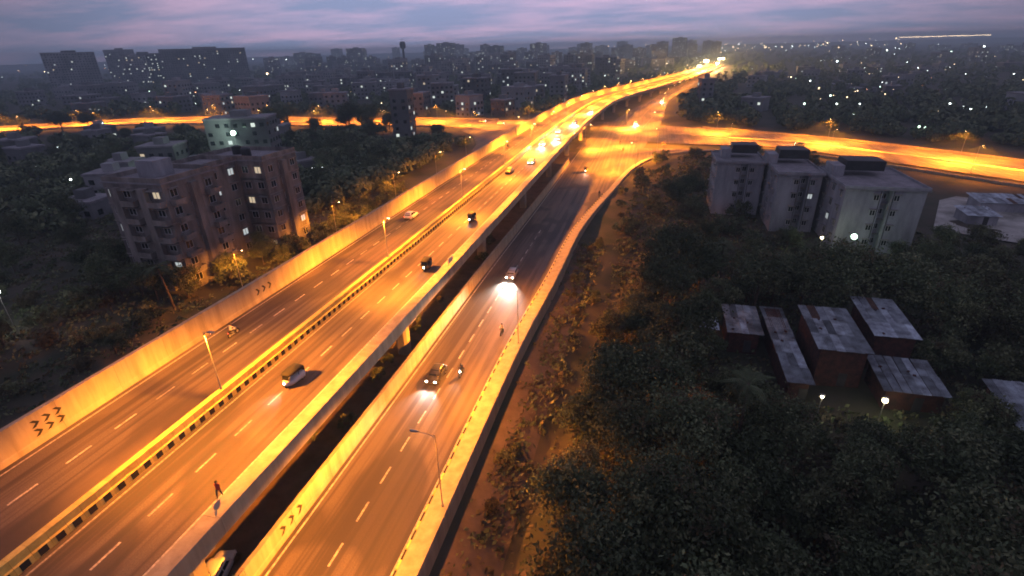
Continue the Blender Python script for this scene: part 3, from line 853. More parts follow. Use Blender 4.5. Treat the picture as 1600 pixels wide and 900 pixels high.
# ------------------------------------------------------------------ three apartment blocks on the right
def slab_block(label, x0, x1, y0, y1, h, slot, tank, litx):
    cx_, cy_ = (x0 + x1) / 2, (y0 + y1) / 2
    root = empty('apartment_block', (cx_, cy_, 0)); inv = Matrix.Translation((-cx_, -cy_, 0))
    tag(root, label, 'building', 'apartment blocks by the crossroad')
    s0, s1 = slot
    P = lambda mb, nm: hpart(mb, nm, root, inv)
    P(MB().b2(x0, s0, y0, y1, -1, h, 'plaster_grey'), 'wall'); P(MB().b2(s1, x1, y0, y1, -1, h, 'plaster_grey'), 'wall')
    P(MB().b2(s0 + .002, s1 - .002, y0 + 1.6, y1 - 0.5, -1, h, 'plaster_grey'), 'stair_wall')
    P(MB().b2(x0 - .45, x1 + .45, y0 - .45, y1 + .45, h + .002, h + .3, 'roof_slab'), 'roof')
    pm = MB()
    for a in ((x0 - .4, x1 + .4, y0 - .4, y0 - .25), (x0 - .4, x1 + .4, y1 + .25, y1 + .4), (x0 - .4, x0 - .25, y0 - .24, y1 + .24), (x1 + .25, x1 + .4, y0 - .24, y1 + .24)):
        pm.b2(*a, h + .302, h + .75, 'plaster_grey')
    P(pm, 'roof_parapet')
    fl, fh = 4, h / 4
    for f_ in range(fl):
        z = f_ * fh + 1.05
        add_window(root, inv, s0 - 1.0, y0, z, 0, None, True)
        add_window(root, inv, s1 + 1.0, y0, z, 0, 'window_cool' if (f_, 1) in litx else None, True)
        add_window(root, inv, (s0 + s1) / 2, y0 + 1.6, z, 0, None, True, False)
        for i in range(4):
            y = y0 + (y1 - y0) * (i + .5) / 4
            add_window(root, inv, x0, y, z, -math.pi / 2, 'window_cool' if (f_, 2 + i) in litx else None, i % 2 == 0)
        if f_: P(MB().b2(s0 - .002, s1 + .002, y0 + .9, y0 + 1.59, f_ * fh - .1, f_ * fh + .1, 'concrete_dark'), 'landing')
    for (xx, yy) in ((s0 - .35, y0 - .1), (s1 + .35, y0 - .1)):
        P(MB().tube([(xx, yy, 0), (xx, yy, h - .2)], [.07, .07], 'frame_dark', 6), 'drain_pipe')
    tx0, tx1, ty0, ty1 = tank
    tm = P(MB().b2(tx0, tx1, ty0, ty1, h + 1.5, h + 3.6, 'tank_dark'), 'water_tank')
    for a in (tx0 + .4, tx1 - .4):
        for b in (ty0 + .4, ty1 - .4):
            o = MB().b2(a - .18, a + .18, b - .18, b + .18, h + .3, h + 1.499, 'concrete_dark').build('tank_support', tm); o.matrix_parent_inverse = inv
    P(MB().b2(tx0 - 2.6, tx0 - .3, ty0 - .5, ty1 - 1, h + .302, h + 2.6, 'plaster_grey'), 'stair_head')
    return root
slab_block('grey apartment block with roof tank farthest from the sheds, half hidden by trees', 17.6, 28.6, 139, 152, 12.6, (23.6, 24.9), (21.5, 27.5, 145, 150), set())
slab_block('grey four storey apartment block between its two twins, dark tank on roof', 29.6, 38.6, 127.5, 146, 12.6, (34.4, 35.8), (31.5, 38, 139, 144.5), {(2, 1)})
slab_block('grey apartment block nearest the sheds with dark tank on flat roof', 39.9, 54.2, 116, 135, 12.6, (46.6, 48.2), (42.5, 50, 127, 133), {(1, 3)})

# ------------------------------------------------------------------ sheds with corrugated roofs
sheet_me = {}
def corrugated(L, w, mname):
    key = (round(L, 1), mname)
    if key in sheet_me: return sheet_me[key]
    n = 10; vs_ = []; 
    for j in (0, L):
        for i in range(n + 1):
            vs_.append((w * i / n, j, 0.05 * (1 if i % 2 else -1)))
    mb = MB().add(vs_, [(i, i + 1, n + 2 + i, n + 1 + i) for i in range(n)], mname)
    sheet_me[key] = mb.mesh('roof_sheet', recalc=False)
    return sheet_me[key]
def shed(label, x0, x1, y0, y1, z0, zf, zb, wallm, roofm, rr):
    cx_, cy_ = (x0 + x1) / 2, (y0 + y1) / 2
    root = empty('shed', (cx_, cy_, z0)); inv = Matrix.Translation((-cx_, -cy_, -z0)); tag(root, label, 'shed', 'tin roofed sheds among the trees')
    a, b = x0 + .5, x1 - .5; c, d = y0 + .6, y1 - .5
    def zr(y): return zf + (zb - zf) * (y - y0) / (y1 - y0) - 0.12
    hpart(MB().add([(a, c, z0 - .6), (b, c, z0 - .6), (b, d, z0 - .6), (a, d, z0 - .6), (a, c, zr(c)), (b, c, zr(c)), (b, d, zr(d)), (a, d, zr(d))], [(0, 1, 5, 4), (1, 2, 6, 5), (2, 3, 7, 6), (3, 0, 4, 7), (4, 5, 6, 7)], wallm), 'wall', root, inv)
    hpart(MB().box(((a + b) / 2 + .6, c - .03, z0 + 1.0), (1.0, .05, 2.0), 'frame_dark'), 'door', root, inv)
    n = max(2, int(round((x1 - x0) / 1.0))); w = (x1 - x0) / n
    slope = math.atan2(zb - zf, y1 - y0); L = math.hypot(y1 - y0, zb - zf)
    for i in range(n):
        parts = max(1, int(round(L / 3.4)))
        for k in range(parts):
            mm = roofm if rr.random() < 0.74 else rr.choice(['tin_pale' if roofm == 'tin_blue' else 'tin_blue'] * 5 + ['tin_rust'])
            l1 = L / parts + (0.2 if parts > 1 else 0)
            o = obj('roof_sheet', corrugated(l1, w * 1.04, mm), root, (x0 + i * w, y0 + (L / parts) * k * math.cos(slope), zf + (L / parts) * k * math.sin(slope) + rr.uniform(0, .07) + .04 * (i % 2) - .05 * k + .06))
            o.rotation_euler = (slope + rr.uniform(-.008, .008), rr.uniform(-.035, .035), rr.uniform(-.02, .02)); o.matrix_parent_inverse = inv
    for k in range(3):
        x, y = rr.uniform(x0 + .6, x1 - .6), rr.uniform(y0 + .6, y1 - .6)
        hpart(MB().box((x, y, zr(y) + .3), (.35, .22, .16), 'brick_red', rr.uniform(0, 3)), 'roof_weight', root, inv)
    return root
rs = random.Random(5)
zt = -1.6
shed('long narrow shed with patched blue grey tin roof beside the tree mass', 19.4, 22.6, 59.5, 79.5, zt, 1.4, 2.2, 'brick_red', 'tin_blue', rs)
shed('tall brick shed with broad mottled tin roof in the middle of the sheds', 23.6, 30.0, 64.2, 75.6, zt, 3.9, 4.6, 'brick_red', 'tin_blue', rs)
shed('brick shed with the palest bluish roof standing behind the others', 31.6, 37.2, 69.2, 79.6, zt, 4.0, 4.9, 'brick_red', 'tin_pale', rs)
shed('low lean-to with lavender tin roof in front of the pale roofed shed', 30.4, 37.6, 60.4, 67.4, zt, 1.2, 2.0, 'brick_red', 'tin_blue', rs)
shed('small tin shed with pale patches behind the long narrow shed', 13.6, 18.6, 70.5, 78.5, zt, 1.7, 2.3, 'brick_red', 'tin_blue', rs)
shed('tiny pale roofed hut at the end of the sheds by the trees', 9.6, 12.6, 71.0, 75.4, zt, 1.6, 2.0, 'brick_red', 'tin_pale', rs)
shed('tin roofed shed cut off by the right edge of the picture', 41.2, 50.0, 55.0, 63.0, zt, 1.6, 2.8, 'brick_red', 'tin_blue', rs)
# pale yard at the far right with a low store
yd = [(66, 134), (80, 126), (104, 140), (112, 152), (84, 165), (78, 160)]
struct(MB().add([(x, y, hgt(x, y) + .35) for x, y in yd], [tuple(range(len(yd)))], 'pale_concrete').build('yard', recalc=False))
shed('long pale roofed store beside the yard at the right', 82, 104, 150, 157, -.2, 2.2, 3.0, 'plaster_grey', 'tin_pale', rs)
shed('low pale shed at the corner of the yard at the right', 74, 81, 138, 145, -.2, 2.0, 2.6, 'plaster_grey', 'tin_pale', rs)

# ------------------------------------------------------------------ plain lamps off the road
def small_lamp(label, x, y, z, col, power, emat, r=0.22, h=None, group='lamps off the road', nm='lamp_post'):
    g = hgt(x, y); t = empty(nm, (x, y, g)); tag(t, label, 'lamp', group)
    zz = z - g
    MB().tube([(0, 0, -.2), (0, 0, zz - r)], [.06, .045], 'galvanised', 6).build('pole', t)
    hd = MB().box((0, 0, zz + r + .07), (.5, .3, .1), 'steel').build('cover', t)
    MB().sphere((0, 0, zz), (r, r, r), emat, 10, 6).build('bulb', t)
    if power:
        ld = bpy.data.lights.new('lamp_light', 'POINT'); ld.energy = power; ld.color = col; ld.shadow_soft_size = .25
        lo = bpy.data.objects.new('lamp_light', ld); C.objects.link(lo); lo.parent = t; lo.location = (0, -r - .15, zz - .1)
    return t
small_lamp('greenish white lamp glowing in front of the nearest apartment block', 41.5, 110.5, 4.4, (.62, 1, .74), 420, 'lens_green', .55)
small_lamp('yellowish lamp among the trees left of the greenish lamp', 36.0, 111.0, 3.6, (1, .85, .4), 300, 'lens_warm', .3)
small_lamp('bright pale lamp at the left edge of the picture', -99.5, 51.5, 6.5, (1, .95, .8), 700, 'lens_white', .4)
small_lamp('greenish floodlight on the roof yard behind the housing block', -158.5, 175.0, 12.5, (.72, 1, .80), 6000, 'lens_green', .9)
small_lamp('yellow bulb hanging by the lavender roofed lean-to', 29.9, 58.6, 1.1, (1, .9, .5), 160, 'lens_warm', .32)
small_lamp('dim bulb at the end of the long narrow shed', 23.2, 58.4, .7, (1, .9, .6), 50, 'lens_warm', .2)

# ------------------------------------------------------------------ trees
def tree_meshes(seed, h, r, leafs, clumps=85, per=42, lo=0.34, leaf=(0.11, 0.30), trunk_r=0.2):
    q = random.Random(seed)
    cz = h * (1 + lo) / 2; rz = h * (1 - lo) / 2
    cl = []
    lob = [(q.uniform(0, 6.28), q.uniform(.35, .8) * r, q.uniform(-.5, .6) * rz, q.uniform(.4, .62)) for _ in range(6)] + [(0, 0, .45 * rz, .6), (0, 0, -.1 * rz, .65)]
    for i in range(clumps):
        a, d, z, k = lob[i % len(lob)]
        v = Vector((q.gauss(0, 1), q.gauss(0, 1), q.gauss(0, 1))).normalized() * (q.random() ** 0.35)
        c = Vector((math.cos(a) * d + v.x * r * k, math.sin(a) * d + v.y * r * k, cz + z + v.z * rz * k * 1.05))
        cl.append(c)
    cm = MB()
    for c in cl:
        mn = q.choice(leafs) if q.random() < .93 else 'leaf_dry'; s_ = cm.slot(mn); cr = q.uniform(.55, 1.05) * r * 0.2
        for j in range(per):
            p = c + Vector((q.gauss(0, cr), q.gauss(0, cr), q.gauss(0, cr * .7)))
            nrm = Vector((q.gauss(0, 1), q.gauss(0, 1), q.gauss(.5, .8))).normalized()
            u = nrm.orthogonal().normalized(); u.rotate(Matrix.Rotation(q.uniform(0, 6.28), 3, nrm)); w = nrm.cross(u)
            L = q.uniform(*leaf); W = L * .55
            o = len(cm.v)
            cm.v += [tuple(p - u * L), tuple(p + w * W - u * L * .1), tuple(p + u * L - nrm * L * .2), tuple(p - w * W - u * L * .1)]
            cm.f.append((o, o + 1, o + 2, o + 3)); cm.mi.append(s_)
    tm = MB()
    tm.tube([(0, 0, -.6), (q.uniform(-.1, .1), 0, h * lo * .6), (q.uniform(-.3, .3), q.uniform(-.3, .3), h * .6), (q.uniform(-.3, .3), q.uniform(-.3, .3), h * .88)], [trunk_r * 1.25, trunk_r, trunk_r * .6, trunk_r * .15], 'bark', 7)
    for a, d, z, k in lob[:6]:
        tm.tube([(0, 0, h * lo * q.uniform(.7, 1.2)), (math.cos(a) * d * .5, math.sin(a) * d * .5, cz + z - rz * .35), (math.cos(a) * d, math.sin(a) * d, cz + z)], [trunk_r * .5, trunk_r * .3, trunk_r * .1], 'bark', 5)
    return tm.mesh('trunk'), cm.mesh('crown', recalc=False)
TV = [tree_meshes(21 + i, h, r, lf, 100, 80) for i, (h, r, lf) in enumerate(((10.5, 4.4, ['leaf_mid', 'leaf_dark', 'leaf_dark']), (12.5, 4.9, ['leaf_mid', 'leaf_dark']), (8.5, 3.9, ['leaf_dark']), (11.0, 3.6, ['leaf_mid', 'leaf_mid', 'leaf_mid', 'leaf_dry']), (7.2, 3.3, ['leaf_mid', 'leaf_dark'])))]
BV = [tree_meshes(51 + i, h, r, lf, 26, 50, .05, (.10, .24), .06) for i, (h, r, lf) in enumerate(((2.6, 1.7, ['leaf_mid', 'leaf_dry']), (1.9, 1.5, ['leaf_dry']), (3.4, 1.9, ['leaf_dark', 'leaf_mid'])))]
placed = []
n_tree = [0]
def plant(x, y, var, sc, label, group, nm='broadleaf_tree', cat='tree', meshes=TV):
    t = empty(nm, (x, y, hgt(x, y)), R.uniform(0, 6.28)); t.scale = (sc * R.uniform(.92, 1.08), sc * R.uniform(.92, 1.08), sc)
    tm, cm = meshes[var]
    obj('trunk' if nm != 'bush' else 'stem', tm, t); obj('crown', cm, t)
    tag(t, label, cat, group); placed.append((x, y)); n_tree[0] += 1
    return t
CROWN = ['full green crowned', 'tall spreading', 'dense dark', 'loose brownish', 'round crowned']
def where_t(x, y):
    if x > -20:
        if y > 100: return 'in front of the apartment blocks' if x > 24 else 'beside the ditch near the apartment blocks'
        if x > 38: return ('beyond the right hand sheds' if y > 78 else 'right of the lavender lean-to' if y > 52 else 'in the darkest right corner') + (' at the picture edge' if x > 60 else '')
        if y > 80: return 'behind the sheds' if x > 14 else 'beside the ditch above the hut'
        if y > 54: return 'left of the long narrow shed' if x > 6 else 'beside the ditch below the hut'
        if x > 20: return 'below the lavender lean-to'
        return ('below the long narrow shed' if x > 8 else 'at the bare verge') + (' near the bottom edge' if y < 36 else '')
    if y < 68: return 'on the waste ground by the flyover wall' if x > -90 else 'on the waste ground near the pale lamp'
    if y < 130: return ('between housing block and flyover' if x > -84 else 'left of the housing block' if y < 100 else 'behind the housing block') if x > -130 else 'in the dark wood at the left edge'
    return ('between flyover and greenish floodlight' if x > -130 else 'round the greenish floodlight' if x > -215 else 'in the far left wood') + (' near the crossroad' if y > 205 else '')
_tl = {}
def tree_label(x, y, v, sc):
    b_ = tree_base(x, y, v, sc); _tl[b_] = _tl.get(b_, 0) + 1
    return b_
def tree_base(x, y, v, sc):
    return ('large ' if sc > .85 else 'small ' if sc < .6 else 'medium ') + CROWN[v] + ' tree ' + where_t(x, y)
def free(x, y, dmin):
    return all((x - a) ** 2 + (y - b) ** 2 > dmin * dmin for a, b in placed)
def rect_hit(x, y, rects, mrg=0.0):
    return any(a - mrg < x < b + mrg and c - mrg < y < d + mrg for a, b, c, d in rects)
SHEDS = [(19.4, 22.6, 59.5, 79.5), (23.6, 37.6, 60.4, 79.6), (9.6, 18.6, 70.5, 78.5), (41.2, 50, 55, 63)]
BLDG = [(-96, -76, 68, 104), (17, 29, 138, 153), (29, 39.5, 126, 147), (39, 55, 115, 136), (66, 112, 128, 165), (-185, -150, 160, 195), (-130, -114, 242, 262)]
# specimen trees
plant(-4.2, 38.0, 3, .62, 'tree at the verge with orange lit crown nearest the retaining wall', 'roadside trees by the retaining wall')
plant(-3.4, 66.0, 3, .66, 'small tree lit orange beside the ditch', 'roadside trees by the retaining wall')
plant(3.2, 52.0, 1, .85, 'big spreading tree in the right foreground with pale green crown', 'roadside trees by the retaining wall')
plant(9.0, 139, 0, .8, 'tree left of the apartment blocks by the crossroad corner', 'trees by the apartment blocks')
plant(13.0, 150, 2, .8, 'dark tree behind the left apartment block near the crossroad', 'trees by the apartment blocks')
plant(11.0, 122, 3, .8, 'thin crowned tree between the ditch and the apartment blocks', 'trees by the apartment blocks')
cnt = 0; tries = 0
while cnt < 175 and tries < 9000:
    tries += 1
    x, y = R.uniform(-5, 88), R.uniform(16, 116)
    if x > 1.15 * y + 12: continue                      # outside the view
    edge = -4.6 + 3.0 * sst(46, 60, y) + 4.5 * sst(60, 110, y)
    if x < edge: continue
    if rect_hit(x, y, SHEDS, 1.6) or rect_hit(x, y, BLDG, 2.5) or rect_hit(x, y, [(33, 47, 100, 116), (20.5, 33, 53, 60), (14.5, 20, 58, 71)]): continue
    low = rect_hit(x, y, [(18, 40, 48, 60.5), (38, 58, 44, 60)]) 
    if not free(x, y, 3.9): continue
    v = R.choice([0, 0, 1, 2, 2, 3, 4, 4]); sc = R.uniform(.72, 1.08)
    if x < 2: v = R.choice([2, 3, 4]); sc = R.uniform(.55, .75)
    if x < 12 and y < 56: v = R.choice([0, 0, 1, 2]); sc = R.uniform(.72, 1.0)
    if low: v = R.choice([2, 4]); sc = R.uniform(.5, .72)
    if rect_hit(x, y, [(9, 26, 47, 70)]): sc *= .66
    if y > 92: sc *= .62
    if y < 58: lab, g = 'dark leafy tree in the wooded mass below the sheds', 'trees below the sheds'
    elif x > 38: lab, g = 'dark tree in the deep shade to the right of the sheds', 'trees right of the sheds'
    else: lab, g = 'dark leafy tree in the wood between the sheds and the apartment blocks', 'trees between sheds and blocks'
    plant(x, y, v, sc, tree_label(x, y, v, sc), 'trees ' + where_t(x, y)); cnt += 1
def front_of_cross(x, y):
    # ground in front of the crossing road that the camera looks over
    f = math.hypot(x, y); e = 1 + 62 / f
    return any(CROSS.dist(x * k_, y * k_) < 17 for k_ in (1 + 25 / f, 1 + 45 / f, e)) and not (-215 < x < -200 or -172 < x < -138 or -356 < x < -344)
# left of the flyover
for x, y, v_, s_ in ((-97, 66, 0, .72), (-92.5, 65, 4, .85), (-88, 65.5, 2, .75), (-84, 65, 0, .66), (-79.5, 67, 4, .8), (-100, 72, 1, .7), (-99, 80, 2, .85), (-77.5, 76, 4, .72), (-76.5, 84, 2, .62), (-78, 87, 0, .55)):
    plant(x, y, v_, s_, CROWN[v_] + ' tree against the foot of the housing block, ' + ('at its front' if y < 68 else 'at its left end' if x < -90 else 'on its road side'), 'trees at the foot of the housing block')
cnt = 0; tries = 0
while cnt < 112 and tries < 9000:
    tries += 1
    x, y = R.uniform(-300, -74), R.uniform(24, 272)
    if x < -1.75 * y - 40: continue
    if rect_hit(x, y, BLDG, 3): continue
    if CROSS.dist(x, y) < 26 or front_of_cross(x, y): continue
    near = y < 68 and x > -130
    if not free(x, y, 4.2 if near else 7.5): continue
    if near:
        v = R.choice([3, 4, 4]); sc = R.uniform(.35, .6); lab, g = 'scrubby tree on the waste ground below the flyover wall', 'scrub trees on the left'
    elif y < 130:
        v = R.choice([0, 1, 2, 4]); sc = R.uniform(.6, .9); lab, g = 'dark tree around the housing block on the left', 'trees round the housing block'
        if x > -84: sc *= .65
    else:
        v = R.choice([0, 1, 2, 4]); sc = R.uniform(.55, .85); lab, g = 'dark tree in the wood between the housing block and the crossroad', 'trees before the left arm of the crossroad'
        if x > -84: sc *= .6
    plant(x, y, v, sc, tree_label(x, y, v, sc), 'trees ' + where_t(x, y)); cnt += 1
for x, y, s_ in ((-352, 250, 1.35), (-346, 262, 1.2), (-212, 268, 1.2), (-206, 272, 1.1), (-162, 266, 1.25), (-155, 270, 1.2), (-148, 266, 1.15), (-140, 270, 1.1), (-168, 272, 1.2)):
    plant(x, y, R.choice([0, 1, 2]), s_, 'tall dark tree before the lit left arm, ' + ('at the left gap' if x < -300 else 'at the middle gap' if x < -200 else 'by the narrow block'), 'tall trees before the crossroad')
# palms
fr = MB()
for i in range(16):
    t_ = i / 15; x_ = 2.6 * t_; z_ = .9 * t_ - 1.9 * t_ * t_
    for sg_ in (-1, 1):
        L_ = .75 * math.sin(.35 + 2.6 * t_); fr.add([(x_, 0, z_), (x_ + .13, 0, z_), (x_ + .38, sg_ * L_, z_ - .28)], [(0, 1, 2)], 'leaf_dark')
fr.tube([(0, 0, 0), (1.3, 0, -.02), (2.6, 0, -1.0)], [.05, .035, .01], 'bark', 5)
frond_me = fr.mesh('frond', recalc=False)
rp2 = random.Random(8)
for i, (x, y, h_, lab) in enumerate(((12, 47, 10.5, 'tall palm above the trees below the long narrow shed'), (15, 92, 9.5, 'palm behind the small tin shed'), (30, 96, 9, 'palm between the sheds and the apartment blocks'), (-78.5, 63, 8, 'palm beside the front of the housing block'), (-104, 84, 10, 'palm left of the housing block'), (-76, 112, 8.5, 'palm behind the housing block near the flyover'))):
    pt = empty('palm_tree', (x, y, hgt(x, y)), rp2.uniform(0, 6)); tag(pt, lab, 'palm tree', 'palms among the trees')
    MB().tube([(0, 0, -.4), (.15, 0, h_ * .4), (.5, .1, h_)], [.22, .16, .12], 'bark', 7).build('trunk', pt)
    for k in range(13):
        o = obj('frond', frond_me, pt, (.5, .1, h_)); o.rotation_euler = (rp2.uniform(-.2, .2), rp2.uniform(-.55, .5), k * 6.283 / 13 + rp2.uniform(-.15, .15)); o.scale = (1, 1, 1)
    placed.append((x, y))
# bushes
for i in range(46):
    for _ in range(20):
        x, y = R.uniform(-128, -73), R.uniform(22, 68)
        if free(x, y, 2.2): break
    plant(x, y, R.choice([0, 1, 1, 2]), R.uniform(.7, 1.4), ('big ' if i % 3 == 0 else 'low ') + 'dry bush ' + ('beside the flyover wall' if x > -84 else 'in the middle of the waste ground' if x > -102 else 'by the pale lamp') + (' towards the near corner' if y < 38 else ' halfway along' if y < 53 else ' towards the housing block'), 'bushes left of the flyover', 'bush', 'bush', BV)
fy = sorted(R.uniform(66, 150) for _ in range(30))
for i in range(30):
    y = fy[i]; x = R.uniform(-76.5, -71.8)
    if rect_hit(x, y, BLDG, .5): x = -73.2
    plant(x, y, R.choice([0, 2, 2]), R.uniform(.9, 1.5), 'bush lit orange behind the flyover wall, ' + ordn(i + 1) + ' from the near end', 'bushes along the frontage road', 'bush', 'bush', BV)
vy = sorted(R.uniform(22, 140) for _ in range(22))
for i in range(22):
    y = vy[i]; x = R.uniform(-12.8, -3.5) + 6.5 * sst(90, 140, y)
    plant(x, y, R.choice([0, 1, 2]), R.uniform(.35, .75), 'low bush on the verge below the retaining wall, ' + ordn(i + 1) + ' from the bottom edge', 'bushes on the verge', 'bush', 'bush', BV)
for i in range(60):
    for _ in range(30):
        x, y = R.uniform(-6, 60), R.uniform(118, 222)
        e_ = min(EDGE.p, key=lambda p: (p.x - x) ** 2 + (p.y - y) ** 2)
        if (e_.x - x) ** 2 + (e_.y - y) ** 2 > 9 and (e_.y > y or x > e_.x) and CROSS.dist(x, y) > 29 and not rect_hit(x, y, BLDG, 1.5) and free(x, y, 2.5): break
    else: continue
    plant(x, y, R.choice([0, 2, 2]), R.uniform(.8, 1.35), ('large' if i % 2 else 'low') + ' dark bush between the junction corner and the apartment blocks', 'bushes at the junction corner', 'bush', 'bush', BV)
gy = sorted(R.uniform(20, 110) for _ in range(22))
for i in range(22):
    y = gy[i]
    plant(R.uniform(-36.5, -30.8), y, R.choice([1, 2]), R.uniform(.35, .6), 'weedy bush in the gap beside the flyover piers, ' + ordn(i + 1) + ' from the camera', 'weeds under the flyover', 'bush', 'bush', BV)

# ------------------------------------------------------------------ the city behind
def far_block(x, y, w, d, h, rz, label, group, litp=0.13, rr=None, nm='city_building', fh=3.3, pw=1.6):
    rr = rr or R
    root = empty(nm, (x, y, -.3), rz); tag(root, label, 'building', group)
    wm = MB().b2(-w / 2, w / 2, -d / 2, d / 2, 0, h, 'plaster_far')
    nf = max(1, int(h / fh))
    for f_ in range(1, nf): wm.b2(-w / 2 - .15, w / 2 + .15, -d / 2 - .15, d / 2 + .15, f_ * fh - .12, f_ * fh + .12, 'plaster_far')
    wm.build('wall', root)
    rm = MB().b2(-w / 2 - .3, w / 2 + .3, -d / 2 - .3, d / 2 + .3, h + .002, h + .7, 'roof_slab').build('roof', root)
    MB().b2(-w * .12, w * .16, -d * .2, d * .2, h + .702, h + 3.2, 'plaster_far').build('stair_head', root)
    pm = MB()
    sx = 1 if x < 0 else -1
    for f_ in range(nf):
        z = f_ * fh + .9
        for face in (0, 1):
            L = w if face == 0 else d
            n = max(2, int(L / 3.4))
            for i in range(n):
                if rr.random() < .12: continue
                t = -L / 2 + (i + .5) / n * L
                u = rr.random()
                mn = 'glass_dark' if u > litp else rr.choice(['window_far', 'window_far', 'window_warm', 'window_cool'])
                a, b = t - pw / 2, t + pw / 2
                if face == 0: pm.add([(a, -d / 2 - .16, z), (b, -d / 2 - .16, z), (b, -d / 2 - .16, z + 1.5), (a, -d / 2 - .16, z + 1.5)], [(0, 1, 2, 3)], mn)
                else: pm.add([(sx * (w / 2 + .16), a, z), (sx * (w / 2 + .16), b, z), (sx * (w / 2 + .16), b, z + 1.5), (sx * (w / 2 + .16), a, z + 1.5)], [(0, 1, 2, 3)], mn)
    if pm.f: stuff(pm.build('window_panes', root, recalc=False))
    return root
rc = random.Random(77)
far_block(-835, 640, 62, 30, 50, .9, 'dark square tower block alone on the left skyline', 'skyline blocks', .05, rc)
far_block(-960, 830, 46, 26, 55, .85, 'pale narrow tower block right of the lone dark tower on the skyline', 'skyline blocks', .08, rc)
far_block(-865, 790, 62, 28, 47, .8, 'tower block with lit windows in the left skyline cluster', 'skyline blocks', .2, rc)
far_block(-735, 790, 126, 36, 52, .72, 'broadest dark slab block in the left skyline cluster', 'skyline blocks', .05, rc)
far_block(-825, 735, 34, 30, 44, .8, 'tower block tucked against the broad slab on the skyline', 'skyline blocks', .15, rc)
far_block(-122, 252, 9, 11, 23, .15, 'tall narrow block with lit windows at the end of the left road arm', 'blocks by the crossroad', .12, rc)
far_block(-164, 187, 24, 14, 17, .35, 'five storey building behind the housing block lit by a greenish floodlight', 'blocks by the crossroad', .06, rc)
far_block(-192, 172, 14, 12, 8, .35, 'low building with flat roof left of the greenish floodlight', 'blocks by the crossroad', .05, rc)
far_block(36, 404, 9, 7, 18, .3, 'narrow brownish building by the far road right of the flyover', 'blocks by the crossroad', .12, rc)
ct = empty('water_tower', (-470, 1000, 0)); tag(ct, 'thin dark water tower rising above the middle of the skyline', 'tower')
MB().tube([(0, 0, 0), (0, 0, 44), (0, 0, 46), (0, 0, 52), (0, 0, 57)], [2.5, 2, 5, 6, 4.5], 'tank_dark', 12).build('shaft', ct)
MB().tube([(0, 0, 57), (0, 0, 66)], [.3, .15], 'tank_dark', 6).build('mast', ct)
cplaced = []
def roads_clear(x, y, m_):
    return CROSS.dist(x, y) > m_ + 24 and DECK.dist(x, y) > m_ + 16 and BEYOND.dist(x, y) > m_ + 9 and LEFT_SERV.dist(x, y) > m_ + 8
def where_b(x, y):
    a = math.degrees(math.atan2(x, y))
    for lim, w in ((-48, 'below the lone dark skyline tower'), (-42, 'below the skyline cluster'), (-34, 'right of the skyline cluster'), (-28, 'left of the water tower'), (-22, 'below the water tower'), (-15, 'right of the water tower'), (-8, 'behind the left mouth of the junction'), (0, 'beside the flyover bend'), (7, 'where the flyover meets the horizon'), (13, 'just right of the far flyover'), (19, 'above the right road arm'), (26, 'above the apartment blocks'), (90, 'towards the right edge of the picture')):
        if a < lim: return w
def size_b(w, d, h):
    return ('tall ' if h > 24 else 'low ' if h < 9 else 'midrise ') + ('broad' if w > 24 else 'slim' if w < 14 else 'square')
def scatter(n, xr_, yr_, hr, wr, lab, group, litp, cond=None, sep=24):
    c = t = 0
    while c < n and t < n * 60:
        t += 1
        x, y = rc.uniform(*xr_), rc.uniform(*yr_)
        if cond and not cond(x, y): continue
        w, d, h = rc.uniform(*wr), rc.uniform(wr[0], wr[1] * .8), rc.uniform(*hr)
        if any((x - a) ** 2 + (y - b) ** 2 < sep * sep for a, b in cplaced): continue
        if not roads_clear(x, y, max(w, d) * .6): continue
        far_block(x, y, w, d, h, rc.uniform(-.5, .5), size_b(w, d, h) + ' ' + lab + ' ' + where_b(x, y), group, litp, rc); cplaced.append((x, y)); c += 1
left_of = lambda x, y: x < -.12 * y - 30 + .12 * max(0, y - 300) * 1.0 and x > -1.05 * y
scatter(74, (-460, 0), (330, 700), (10, 22), (11, 22), 'block in the city', 'city blocks left of the flyover', .10, left_of, 22)
scatter(82, (-900, 60), (700, 1400), (14, 34), (14, 30), 'hazy distant block', 'distant city blocks', .12, lambda x, y: x < (y - 700) * .22 - 40 and x > -.8 * y, 32)
scatter(54, (-1500, 500), (1400, 2600), (30, 58), (22, 50), 'faint skyline block', 'far skyline blocks', .14, lambda x, y: -.75 * y < x < .12 * y, 60)
scatter(34, (60, 520), (330, 900), (4.5, 10), (9, 20), 'building among trees', 'low buildings right of the road', .12, lambda x, y: x > .16 * y and x < .85 * y, 26)
scatter(22, (300, 1900), (1100, 2600), (10, 26), (20, 40), 'building under the horizon', 'buildings under the right horizon', .16, lambda x, y: .25 * y < x < .8 * y, 60)
scatter(14, (-330, -125), (90, 250), (4, 8), (8, 13), 'dark house among the left trees', 'houses among the left trees', .10, lambda x, y: x > -1.6 * y and not rect_hit(x, y, BLDG, 8), 20)
scatter(20, (-650, -260), (330, 640), (8, 16), (12, 26), 'building beyond the left arm', 'buildings beyond the left arm', .07, lambda x, y: x > -1.5 * y, 30)

